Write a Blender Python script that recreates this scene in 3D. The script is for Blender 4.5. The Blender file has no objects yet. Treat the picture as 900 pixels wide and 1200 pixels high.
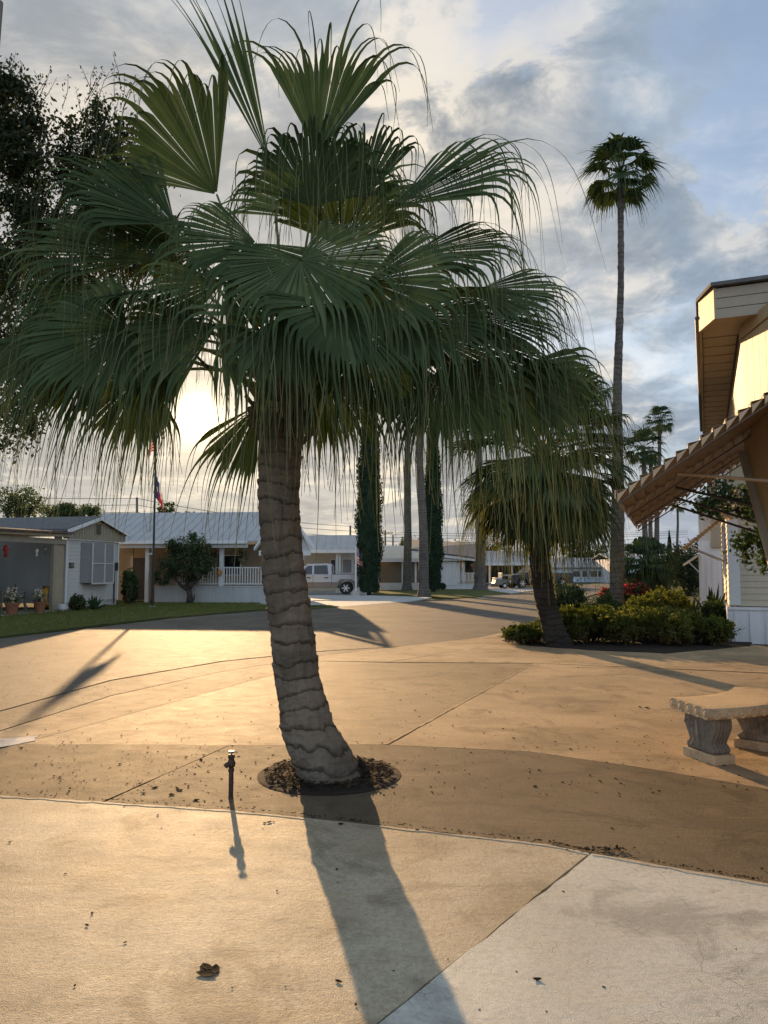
import bpy, bmesh, math, random
import numpy as np
from mathutils import Vector, Matrix

# ------------------------------------------------------------------ camera, sky, sun, exposure
scene = bpy.context.scene
COL = scene.collection
F, CX, CY, EYE = 890.0, 450.0, 600.0, 1.6
HZ = 666.0
PITCH = math.atan((HZ - CY) / F)
R = math.radians

cam_d = bpy.data.cameras.new("camera")
cam = bpy.data.objects.new("camera", cam_d)
COL.objects.link(cam)
cam_d.sensor_fit = 'VERTICAL'
cam_d.sensor_height = 36.0
cam_d.sensor_width = 27.0
cam_d.lens = 36.0 * F / 1200.0
cam_d.clip_start = 0.05
cam_d.clip_end = 6000
cam.location = (0, 0, EYE)
cam.rotation_euler = (math.pi / 2 + PITCH, 0, 0)
scene.camera = cam


def ray(px, py):
    x, z = (px - CX) / F, -(py - CY) / F
    c, s = math.cos(PITCH), math.sin(PITCH)
    return Vector((x, c - z * s, s + z * c))


def at(px, py, Y):
    r = ray(px, py)
    return Vector((0, 0, EYE)) + r * (Y / r.y)


def gnd(px, py, z=0.0):
    r = ray(px, py)
    return Vector((0, 0, EYE)) + r * ((z - EYE) / r.z)


sd = ray(232, 488).normalized()
SUN_EL = math.asin(sd.z) + R(1.8)
SUN_AZ = math.atan2(sd.x, sd.y)          # from +Y towards +X

sun_l = bpy.data.lights.new("sun", 'SUN')
sun_l.energy = 3.7
sun_l.angle = R(0.53)
sun_l.color = (1.0, 0.635, 0.315)
sun = bpy.data.objects.new("sun", sun_l)
COL.objects.link(sun)
sun.location = (-20, 80, 20)
lamp_dir = Vector((math.sin(SUN_AZ) * math.cos(SUN_EL), math.cos(SUN_AZ) * math.cos(SUN_EL), math.sin(SUN_EL)))
sun.rotation_euler = (-lamp_dir).to_track_quat('-Z', 'Y').to_euler()

scene.view_settings.view_transform = 'Standard'
scene.view_settings.look = 'None'
scene.view_settings.gamma = 1.0
scene.view_settings.use_curve_mapping = False
scene.view_settings.exposure = 1.1
scene.render.engine = 'CYCLES'
scene.cycles.use_denoising = True
scene.cycles.max_bounces = 8
scene.cycles.transparent_max_bounces = 8
scene.cycles.sample_clamp_indirect = 4.0

world = bpy.data.worlds.new("World")
scene.world = world
world.use_nodes = True
wt = world.node_tree
wt.nodes.clear()


class NG:
    """tiny node-graph helper"""
    def __init__(self, tree):
        self.t = tree

    def n(self, kind, **kw):
        nd = self.t.nodes.new(kind)
        for k, v in kw.items():
            setattr(nd, k, v)
        return nd

    def l(self, a, b):
        self.t.links.new(a, b)

    def put(self, sock, v):
        if isinstance(v, bpy.types.NodeSocket):
            self.l(v, sock)
        else:
            sock.default_value = v

    def math(self, op, a, b=None, c=None, clamp=False):
        nd = self.n('ShaderNodeMath', operation=op)
        nd.use_clamp = clamp
        self.put(nd.inputs[0], a)
        if b is not None:
            self.put(nd.inputs[1], b)
        if c is not None:
            self.put(nd.inputs[2], c)
        return nd.outputs[0]

    def vmath(self, op, a, b=None):
        nd = self.n('ShaderNodeVectorMath', operation=op)
        self.put(nd.inputs[0], a)
        if b is not None:
            self.put(nd.inputs[1], b)
        return nd.outputs['Value'] if op in ('DOT_PRODUCT', 'LENGTH') else nd.outputs[0]

    def smooth(self, v, lo, hi, a=0.0, b=1.0):
        nd = self.n('ShaderNodeMapRange', interpolation_type='SMOOTHSTEP')
        self.put(nd.inputs[0], v)
        nd.inputs[1].default_value = lo
        nd.inputs[2].default_value = hi
        nd.inputs[3].default_value = a
        nd.inputs[4].default_value = b
        return nd.outputs[0]

    def noise(self, vec, scale, detail=4, rough=0.55, dist=0.0):
        nd = self.n('ShaderNodeTexNoise')
        if vec is not None:
            self.l(vec, nd.inputs['Vector'])
        nd.inputs['Scale'].default_value = scale
        nd.inputs['Detail'].default_value = detail
        nd.inputs['Roughness'].default_value = rough
        nd.inputs['Distortion'].default_value = dist
        return nd.outputs[0]

    def mix(self, fac, a, b, blend='MIX'):
        nd = self.n('ShaderNodeMix', data_type='RGBA', blend_type=blend)
        self.put(nd.inputs[0], fac)
        for s, v in ((nd.inputs[6], a), (nd.inputs[7], b)):
            if isinstance(v, bpy.types.NodeSocket):
                self.l(v, s)
            else:
                s.default_value = (*v[:3], 1)
        return nd.outputs[2]

    def mapping(self, vec, scale=(1, 1, 1), rot=(0, 0, 0), loc=(0, 0, 0)):
        nd = self.n('ShaderNodeMapping')
        self.l(vec, nd.inputs['Vector'])
        nd.inputs['Scale'].default_value = scale
        nd.inputs['Rotation'].default_value = rot
        nd.inputs['Location'].default_value = loc
        return nd.outputs[0]


def build_sky():
    g = NG(wt)
    sky = g.n('ShaderNodeTexSky', sky_type='NISHITA')
    sky.sun_disc = False
    sky.sun_elevation = SUN_EL
    sky.sun_rotation = SUN_AZ
    sky.air_density = 1.0
    sky.dust_density = 1.5
    sky.ozone_density = 1.5
    tc = g.n('ShaderNodeTexCoord').outputs['Generated']
    d = g.vmath('NORMALIZE', tc)
    sep = g.n('ShaderNodeSeparateXYZ')
    g.l(d, sep.inputs[0])
    zz = g.math('ADD', g.math('MAXIMUM', sep.outputs[2], 0.0), 0.16)
    comb = g.n('ShaderNodeCombineXYZ')
    g.l(g.math('DIVIDE', sep.outputs[0], zz), comb.inputs[0])
    g.l(g.math('DIVIDE', sep.outputs[1], zz), comb.inputs[1])
    p = comb.outputs[0]
    warp = g.n('ShaderNodeTexNoise')
    warp.inputs['Scale'].default_value = 1.1
    warp.inputs['Detail'].default_value = 3
    g.l(p, warp.inputs['Vector'])
    wv = g.vmath('SCALE', warp.outputs[1])
    wv.node.inputs['Scale'].default_value = 0.55
    pw = g.vmath('ADD', p, wv)
    n1 = g.noise(g.mapping(pw, (1.0, 1.0, 1), (0, 0, 0.5), (3.1, 1.7, 0)), 1.5, 9, 0.56, 0.15)
    n2 = g.noise(g.mapping(pw, (1, 1, 1), (0, 0, 0), (9.3, 4.2, 2)), 3.9, 10, 0.62, 0.25)
    sunv = g.n('ShaderNodeCombineXYZ')
    for i in range(3):
        sunv.inputs[i].default_value = sd[i]
    dt = g.math('MAXIMUM', g.vmath('DOT_PRODUCT', d, sunv.outputs[0]), 0.0)
    near = g.math('POWER', dt, 9.0)

    wn_ = g.n('ShaderNodeTexNoise')
    wn_.inputs['Scale'].default_value = 7.0
    wn_.inputs['Detail'].default_value = 5
    wn_.inputs['Roughness'].default_value = 0.6
    g.l(d, wn_.inputs['Vector'])
    wsc = g.vmath('SCALE', g.vmath('SUBTRACT', wn_.outputs[1], (0.5, 0.5, 0.5)))
    wsc.node.inputs['Scale'].default_value = 0.24
    dw = g.vmath('NORMALIZE', g.vmath('ADD', d, wsc))

    def blob(px, py, width):
        v = ray(px, py).normalized()
        c = g.n('ShaderNodeCombineXYZ')
        for i in range(3):
            c.inputs[i].default_value = v[i]
        q = g.math('MAXIMUM', g.vmath('DOT_PRODUCT', dw, c.outputs[0]), 0.0)
        return g.smooth(q, math.cos(R(width)), 1.0)

    # cloud cover: thick on the sun's side, open towards the right, a few openings and bright banks where the photo has them
    cov = n1
    for (px, py, w, k) in ((120, 120, 26, 0.16), (330, 60, 16, 0.06), (560, 60, 13, 0.02), (872, 165, 5.5, -0.34), (520, 110, 4.0, -0.12), (600, 40, 5, -0.14), (690, 240, 6, -0.10),
                           (640, 60, 8, -0.04), (780, 330, 16, 0.06), (900, 60, 10, -0.02), (700, 110, 9, 0.10),
                           (450, 560, 18, 0.10), (780, 520, 10, 0.03)):
        cov = g.math('MULTIPLY_ADD', g.math('MULTIPLY', blob(px, py, w), g.smooth(n2, 0.25, 0.60, 1.7, 0.25) if k < -0.1 else 1.0), k, cov)
    dens = g.smooth(cov, 0.32, 0.56)
    dens = g.math('MAXIMUM', dens, g.smooth(sep.outputs[2], 0.02, 0.40, 0.96, 0.35))
    dens = g.math('MAXIMUM', dens, g.smooth(dt, 0.88, 0.985, 0.0, 1.0))
    # bright, thin, sun-catching parts of the clouds
    hl = g.smooth(n2, 0.52, 0.74)
    for (px, py, w, k) in ((110, 60, 7, 0.7), (560, 20, 7, 0.9), (520, 90, 7, 0.9), (440, 140, 6, 0.7), (620, 15, 6, 0.9), (480, 190, 7, 0.6), (660, 200, 6, 0.3), (600, 130, 5, 0.4),
                           (870, 205, 4.5, 0.5), (875, 265, 2.6, 0.9), (868, 152, 2.5, 0.8), (735, 378, 3.5, 0.8), (800, 380, 3.5, 0.7), (700, 320, 4, 0.35), (840, 210, 5, 0.7),
                           (390, 580, 9, 0.35), (230, 560, 9, 0.3), (700, 560, 9, 0.2)):
        bl = g.math('MULTIPLY', blob(px, py, w), g.smooth(n2, 0.34, 0.62))
        hl = g.math('MULTIPLY_ADD', bl, k, hl)
    hl = g.math('MINIMUM', hl, 1.0)
    hl = g.math('MULTIPLY', hl, g.math('MULTIPLY_ADD', near, 0.4, 0.6))

    clear = g.mix(1.0, sky.outputs[0], (0.085, 0.088, 0.092), 'MULTIPLY')
    grey_far = (0.135, 0.168, 0.210)
    grey_near = (0.205, 0.202, 0.195)
    cl = g.mix(g.smooth(dt, 0.80, 0.99), grey_far, grey_near)
    cl = g.mix(g.smooth(n2, 0.30, 0.66, 0.0, 0.85), cl, g.mix(1.0, cl, (1.45, 1.42, 1.38), 'MULTIPLY'))
    shade = g.vmath('SCALE', cl)
    g.put(shade.node.inputs['Scale'], g.smooth(n1, 0.36, 0.66, 1.18, 0.86))
    cl = shade
    bright = g.mix(g.smooth(dt, 0.78, 0.98), (0.42, 0.40, 0.375), (0.58, 0.50, 0.385))
    cl = g.mix(hl, cl, bright)
    # bring the bank near the horizon up to pale cream
    hor = g.smooth(sep.outputs[2], 0.0, 0.22, 1.0, 0.0)
    cl = g.mix(g.math('MULTIPLY', hor, 0.62), cl, g.mix(g.smooth(dt, 0.85, 1.0), (0.235, 0.25, 0.275), (0.26, 0.245, 0.22)))
    col = g.mix(dens, clear, cl)
    lum_ = g.smooth(g.vmath('DOT_PRODUCT', d, sunv.outputs[0]), -0.5, 0.70, 2.1, 0.96)  # sky away from the sun brightened, out of view, as added fill light
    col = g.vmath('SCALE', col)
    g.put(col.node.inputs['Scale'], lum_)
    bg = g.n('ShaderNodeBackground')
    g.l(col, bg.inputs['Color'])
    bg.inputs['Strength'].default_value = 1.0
    # the veiled sun itself shining through the cloud
    ang = g.math('ARCCOSINE', g.math('MINIMUM', dt, 0.9999999))
    core = g.math('MULTIPLY', g.math('EXPONENT', g.math('MULTIPLY', g.math('POWER', g.math('DIVIDE', ang, R(0.85)), 2.0), -1.0)), 14.0)
    halo = g.math('MULTIPLY', g.math('EXPONENT', g.math('DIVIDE', ang, -R(2.4))), 0.62)
    wide = g.math('MULTIPLY', g.math('EXPONENT', g.math('DIVIDE', ang, -R(9.0))), 0.06)
    glow = g.n('ShaderNodeBackground')
    glow.inputs['Color'].default_value = (1.0, 0.76, 0.42, 1)
    g.l(g.math('ADD', g.math('ADD', core, halo), wide), glow.inputs['Strength'])
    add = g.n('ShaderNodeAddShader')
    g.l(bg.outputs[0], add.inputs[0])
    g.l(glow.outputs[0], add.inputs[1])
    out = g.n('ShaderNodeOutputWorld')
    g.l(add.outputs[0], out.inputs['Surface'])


build_sky()

# ------------------------------------------------------------------ materials


def new_mat(name):
    m = bpy.data.materials.new(name)
    m.use_nodes = True
    nt = m.node_tree
    return m, NG(nt), nt.nodes['Principled BSDF'], nt.nodes['Material Output']


def pos_of(g):
    return g.n('ShaderNodeNewGeometry').outputs['Position']


def obj_of(g):
    return g.n('ShaderNodeTexCoord').outputs['Object']


def bump(g, bs, h, strength=0.3, dist=0.01):
    b = g.n('ShaderNodeBump')
    b.inputs['Strength'].default_value = strength
    b.inputs['Distance'].default_value = dist
    g.l(h, b.inputs['Height'])
    g.l(b.outputs[0], bs.inputs['Normal'])


def plain(name, col, rough=0.6, var=0.18, scale=6.0, metal=0.0, spec=0.4, bumpy=0.0, streak=False):
    """painted / weathered surface: base colour broken by two noises, optional vertical streaks"""
    m, g, bs, out = new_mat(name)
    p = obj_of(g)
    a = g.noise(g.mapping(p, (1, 1, 0.12)) if streak else p, scale, 5, 0.6)
    b = g.noise(p, scale * 7, 3, 0.6)
    f = g.math('ADD', g.math('MULTIPLY', a, 0.7), g.math('MULTIPLY', b, 0.3))
    lo = tuple(c * (1 - var) for c in col)
    hi = tuple(min(1, c * (1 + var)) for c in col)
    g.l(g.mix(g.smooth(f, 0.3, 0.7), lo, hi), bs.inputs['Base Color'])
    bs.inputs['Roughness'].default_value = rough
    bs.inputs['Metallic'].default_value = metal
    bs.inputs['Specular IOR Level'].default_value = spec
    if bumpy:
        bump(g, bs, f, bumpy, 0.01)
    return m


def concrete(name, base, stain, rust, cracks=0.0, rough=0.5, brush=0.0, grain=1.0, spec=0.16, coarse=0.0):
    m, g, bs, out = new_mat(name)
    p = pos_of(g)
    big = g.noise(g.mapping(p, (1, 1, 1), (0, 0, 0.4)), 0.55, 5, 0.6, 0.4)
    mid = g.noise(g.mapping(p, (0.8, 2.6, 1), (0, 0, 0.15)), 1.7, 7, 0.72, 1.4)
    fine = g.noise(p, 38, 4, 0.7)
    grit = g.noise(p, 190, 2, 0.6)
    c = g.mix(g.smooth(big, 0.36, 0.66), base, stain)
    c = g.mix(g.smooth(mid, 0.50, 0.72, 0.0, 0.75), c, rust)
    c = g.mix(g.smooth(fine, 0.35, 0.75, 0.0, 0.38), c, tuple(x * 0.55 for x in stain))
    c = g.mix(g.smooth(grit, 0.54, 0.74, 0.0, 0.45 * grain), c, tuple(x * 0.4 for x in stain))
    # blotchy dirt and pale worn spots
    bl = g.noise(g.mapping(p, (1, 1.6, 1), (0, 0, 1.0), (5, 2, 0)), 3.3, 7, 0.7, 0.6)
    c = g.mix(g.smooth(bl, 0.60, 0.74, 0.0, 0.5), c, tuple(x * 0.42 for x in stain))
    c = g.mix(g.smooth(bl, 0.24, 0.40, 0.35, 0.0), c, tuple(min(.7, x * 1.35) for x in base))
    mo = g.noise(g.mapping(p, (1.0, 1.3, 1), (0, 0, 0.7), (2, 9, 0)), 1.15, 8, 0.72, 1.2)
    c = g.mix(g.smooth(mo, 0.49, 0.63, 0.0, 0.62), c, tuple(x * 0.55 for x in stain))
    sc2 = g.noise(g.mapping(p, (0.5, 3.0, 1), (0, 0, 0.35), (1, 4, 0)), 9, 5, 0.75, 0.5)
    c = g.mix(g.smooth(sc2, 0.58, 0.74, 0.0, 0.4), c, tuple(x * 0.5 for x in stain))
    h = g.math('ADD', g.math('MULTIPLY', fine, 0.6), g.math('MULTIPLY', grit, 0.9))
    h = g.math('ADD', h, g.math('MULTIPLY', sc2, 0.5))
    if coarse:
        st1 = g.noise(p, 52, 3, 0.8)
        st2 = g.noise(g.mapping(p, (1, 1, 1), (0, 0, 0.5), (3, 3, 0)), 21, 4, 0.8)
        c = g.mix(g.smooth(st1, 0.50, 0.68, 0.0, 0.65 * coarse), c, tuple(x * 0.35 for x in stain))
        c = g.mix(g.smooth(st1, 0.30, 0.42, 0.45 * coarse, 0.0), c, tuple(min(.6, x * 1.7) for x in base))
        c = g.mix(g.smooth(st2, 0.52, 0.70, 0.0, 0.5 * coarse), c, tuple(x * 0.45 for x in stain))
        h = g.math('ADD', h, g.math('MULTIPLY', st1, 2.2 * coarse))
    if brush:
        br = g.n('ShaderNodeTexWave', wave_type='BANDS', bands_direction='X')
        g.l(g.mapping(p, (1, 1, 1), (0, 0, R(-20))), br.inputs['Vector'])
        br.inputs['Scale'].default_value = 28
        br.inputs['Distortion'].default_value = 3
        br.inputs['Detail'].default_value = 3
        br.inputs['Detail Scale'].default_value = 1.5
        h = g.math('ADD', h, g.math('MULTIPLY', br.outputs[1], brush))
        c = g.mix(g.math('MULTIPLY', br.outputs[1], 0.10 * brush), c, tuple(x * 0.5 for x in stain))
    if cracks:
        wv = g.n('ShaderNodeTexNoise')
        wv.inputs['Scale'].default_value = 5
        wv.inputs['Detail'].default_value = 3
        g.l(p, wv.inputs['Vector'])
        sc = g.vmath('SCALE', wv.outputs[1])
        sc.node.inputs['Scale'].default_value = 0.12
        pv = g.vmath('ADD', p, sc)
        vo = g.n('ShaderNodeTexVoronoi', feature='DISTANCE_TO_EDGE')
        g.l(pv, vo.inputs['Vector'])
        vo.inputs['Scale'].default_value = 17.0
        gate = g.smooth(g.noise(p, 2.6, 5, 0.7), 0.50, 0.62)
        ck = g.math('MULTIPLY', g.smooth(vo.outputs[0], 0.004, 0.035, 1.0, 0.0), gate)
        c = g.mix(g.math('MULTIPLY', ck, cracks), c, (0.05, 0.04, 0.03))
        h = g.math('SUBTRACT', h, g.math('MULTIPLY', ck, 0.25))
        v2 = g.n('ShaderNodeTexVoronoi', feature='DISTANCE_TO_EDGE')
        g.l(pv, v2.inputs['Vector'])
        v2.inputs['Scale'].default_value = 0.55
        ck2 = g.math('MULTIPLY', g.smooth(v2.outputs[0], 0.0004, 0.0018, 0.5, 0.0), g.smooth(g.noise(p, 0.7, 2), 0.46, 0.56))
        c = g.mix(g.math('MULTIPLY', ck2, 0.8), c, (0.05, 0.04, 0.03))
    g.l(c, bs.inputs['Base Color'])
    rg = g.math('ADD', g.math('MULTIPLY', bl, 0.25), rough - 0.02)
    g.l(rg, bs.inputs['Roughness'])
    bs.inputs['Specular IOR Level'].default_value = spec
    bump(g, bs, h, 0.55, 0.007)
    return m


def leaf_mat(name, ramp, trans=0.35, rough=0.55, tcol=None, spec=0.15, island=True):
    m, g, bs, out = new_mat(name)
    geo = g.n('ShaderNodeNewGeometry')
    cr = g.n('ShaderNodeValToRGB')
    els = cr.color_ramp.elements
    while len(els) < len(ramp):
        els.new(0.5)
    for i, (pp, cc) in enumerate(ramp):
        els[i].position = pp
    for i, (pp, cc) in enumerate(ramp):
        els[i].color = (*cc, 1)
    n = g.noise(geo.outputs['Position'], 2.3, 3, 0.6)
    oi = g.n('ShaderNodeObjectInfo').outputs['Random']
    f = g.math('ADD', g.math('MULTIPLY', geo.outputs['Random Per Island'], 0.45), g.math('MULTIPLY', g.smooth(n, 0.3, 0.7), 0.25))
    f = g.math('ADD', f, g.math('MULTIPLY', oi, 0.3))
    g.l(f, cr.inputs[0])
    g.t.nodes.remove(bs)
    df = g.n('ShaderNodeBsdfDiffuse')
    colour = cr.outputs[0]
    if name == 'palm_frond':
        ta = g.n('ShaderNodeAttribute', attribute_name='tip').outputs['Fac']
        amt = g.math('MULTIPLY', g.smooth(ta, 0.25, 1.0), g.smooth(geo.outputs['Random Per Island'], 0.15, 0.9, 0.25, 0.95))
        colour = g.mix(amt, colour, (0.20, 0.165, 0.085))
    g.l(colour, df.inputs['Color'])
    gl = g.n('ShaderNodeBsdfAnisotropic')
    gl.inputs['Roughness'].default_value = max(rough, 0.72)
    gl.inputs['Color'].default_value = (0.9, 0.95, 0.9, 1)
    bs = g.n('ShaderNodeMixShader')
    bs.inputs[0].default_value = spec * 0.10
    g.l(df.outputs[0], bs.inputs[1])
    g.l(gl.outputs[0], bs.inputs[2])
    tr = g.n('ShaderNodeBsdfTranslucent')
    g.l(g.mix(1.0, colour, tcol or (1.5, 1.5, 0.7), 'MULTIPLY'), tr.inputs['Color'])
    mx = g.n('ShaderNodeMixShader')
    mx.inputs[0].default_value = trans
    g.l(bs.outputs[0], mx.inputs[1])
    g.l(tr.outputs[0], mx.inputs[2])
    g.l(mx.outputs[0], out.inputs['Surface'])
    return m


def bark_mat(name, lo, hi, zscale=4.0, scale=9.0, rings=0.0):
    m, g, bs, out = new_mat(name)
    p = obj_of(g)
    a = g.noise(g.mapping(p, (1, 1, 0.18)), scale * 2.4, 6, 0.7, 0.5)
    b = g.noise(g.mapping(p, (0.6, 0.6, 2.0)), scale * 0.6, 5, 0.65, 0.6)
    big = g.noise(p, 2.2, 4, 0.6)
    f = g.math('ADD', g.math('MULTIPLY', a, 0.5), g.math('MULTIPLY', b, 0.5))
    h = f
    if rings:
        sp = g.n('ShaderNodeSeparateXYZ')
        g.l(p, sp.inputs[0])
        w = g.math('ADD', g.math('MULTIPLY', sp.outputs[2], rings), g.math('MULTIPLY', big, 2.5))
        rg = g.math('FRACT', w)
        f = g.math('ADD', g.math('MULTIPLY', f, 0.8), g.math('MULTIPLY', g.smooth(rg, 0.0, 0.35), 0.2))
        h = g.math('ADD', h, g.math('MULTIPLY', g.smooth(rg, 0.0, 0.25), 0.3))
    c = g.mix(g.smooth(f, 0.34, 0.66), lo, hi)
    c = g.mix(g.smooth(big, 0.4, 0.7, 0.0, 0.5), c, tuple(x * 0.5 for x in lo))
    g.l(c, bs.inputs['Base Color'])
    bs.inputs['Roughness'].default_value = 0.85
    bs.inputs['Specular IOR Level'].default_value = 0.2
    bump(g, bs, h, 0.8, 0.02)
    return m


def flag_mat(name, kind):
    """stripes and canton in the flag's own uv-like object coords: x along the fly (0..1), z up the hoist (0..1)"""
    m, g, bs, out = new_mat(name)
    uv = g.n('ShaderNodeUVMap').outputs[0]
    sp = g.n('ShaderNodeSeparateXYZ')
    g.l(uv, sp.inputs[0])
    u, v = sp.outputs[0], sp.outputs[1]
    red, white, blue = (0.42, 0.025, 0.03), (0.62, 0.60, 0.56), (0.02, 0.035, 0.14)
    if kind == 'stripes':
        st = g.math('GREATER_THAN', g.math('FRACT', g.math('MULTIPLY', v, 6.5)), 0.5)
        c = g.mix(st, red, white)
        can = g.math('MULTIPLY', g.math('LESS_THAN', u, 0.42), g.math('GREATER_THAN', v, 0.46))
        vo = g.n('ShaderNodeTexVoronoi')
        g.l(g.mapping(uv, (22, 18, 1)), vo.inputs['Vector'])
        vo.inputs['Scale'].default_value = 1.0
        vo.inputs['Randomness'].default_value = 0.0
        star = g.math('LESS_THAN', vo.outputs[0], 0.26)
        c = g.mix(can, c, g.mix(star, blue, white))
    else:
        c = g.mix(g.math('GREATER_THAN', v, 0.5), red, white)
        hb = g.math('LESS_THAN', u, 0.34)
        du = g.math('DIVIDE', g.math('SUBTRACT', u, 0.17), 0.10)
        dv = g.math('DIVIDE', g.math('SUBTRACT', v, 0.5), 0.16)
        rr = g.math('SQRT', g.math('ADD', g.math('MULTIPLY', du, du), g.math('MULTIPLY', dv, dv)))
        an = g.math('ARCTAN2', du, dv)
        star = g.math('LESS_THAN', rr, g.math('MULTIPLY_ADD', g.math('COSINE', g.math('MULTIPLY', an, 5.0)), 0.32, 0.62))
        c = g.mix(hb, c, g.mix(star, blue, white))
    g.l(c, bs.inputs['Base Color'])
    bs.inputs['Roughness'].default_value = 0.8
    tr = g.n('ShaderNodeBsdfTranslucent')
    g.l(c, tr.inputs['Color'])
    mx = g.n('ShaderNodeMixShader')
    mx.inputs[0].default_value = 0.35
    g.l(bs.outputs[0], mx.inputs[1])
    g.l(tr.outputs[0], mx.inputs[2])
    g.l(mx.outputs[0], out.inputs['Surface'])
    return m


def glass_mat(name, tint=(0.02, 0.025, 0.03)):
    m, g, bs, out = new_mat(name)
    bs.inputs['Base Color'].default_value = (*tint, 1)
    bs.inputs['Roughness'].default_value = 0.08
    bs.inputs['Specular IOR Level'].default_value = 0.6
    return m


def lawn_mat(name, a, b, dry):
    m, g, bs, out = new_mat(name)
    p = pos_of(g)
    n1 = g.noise(p, 0.5, 5, 0.65)
    n2 = g.noise(p, 6.0, 5, 0.7)
    n3 = g.noise(p, 55.0, 3, 0.7)
    c = g.mix(g.smooth(n2, 0.3, 0.7), a, b)
    c = g.mix(g.smooth(n1, 0.45, 0.68, 0.0, 0.8), c, dry)
    c = g.mix(g.smooth(n3, 0.4, 0.75, 0.0, 0.6), c, tuple(x * 0.4 for x in a))
    g.l(c, bs.inputs['Base Color'])
    bs.inputs['Roughness'].default_value = 0.95
    bs.inputs['Specular IOR Level'].default_value = 0.1
    bump(g, bs, g.math('ADD', n2, n3), 0.8, 0.05)
    return m


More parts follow.
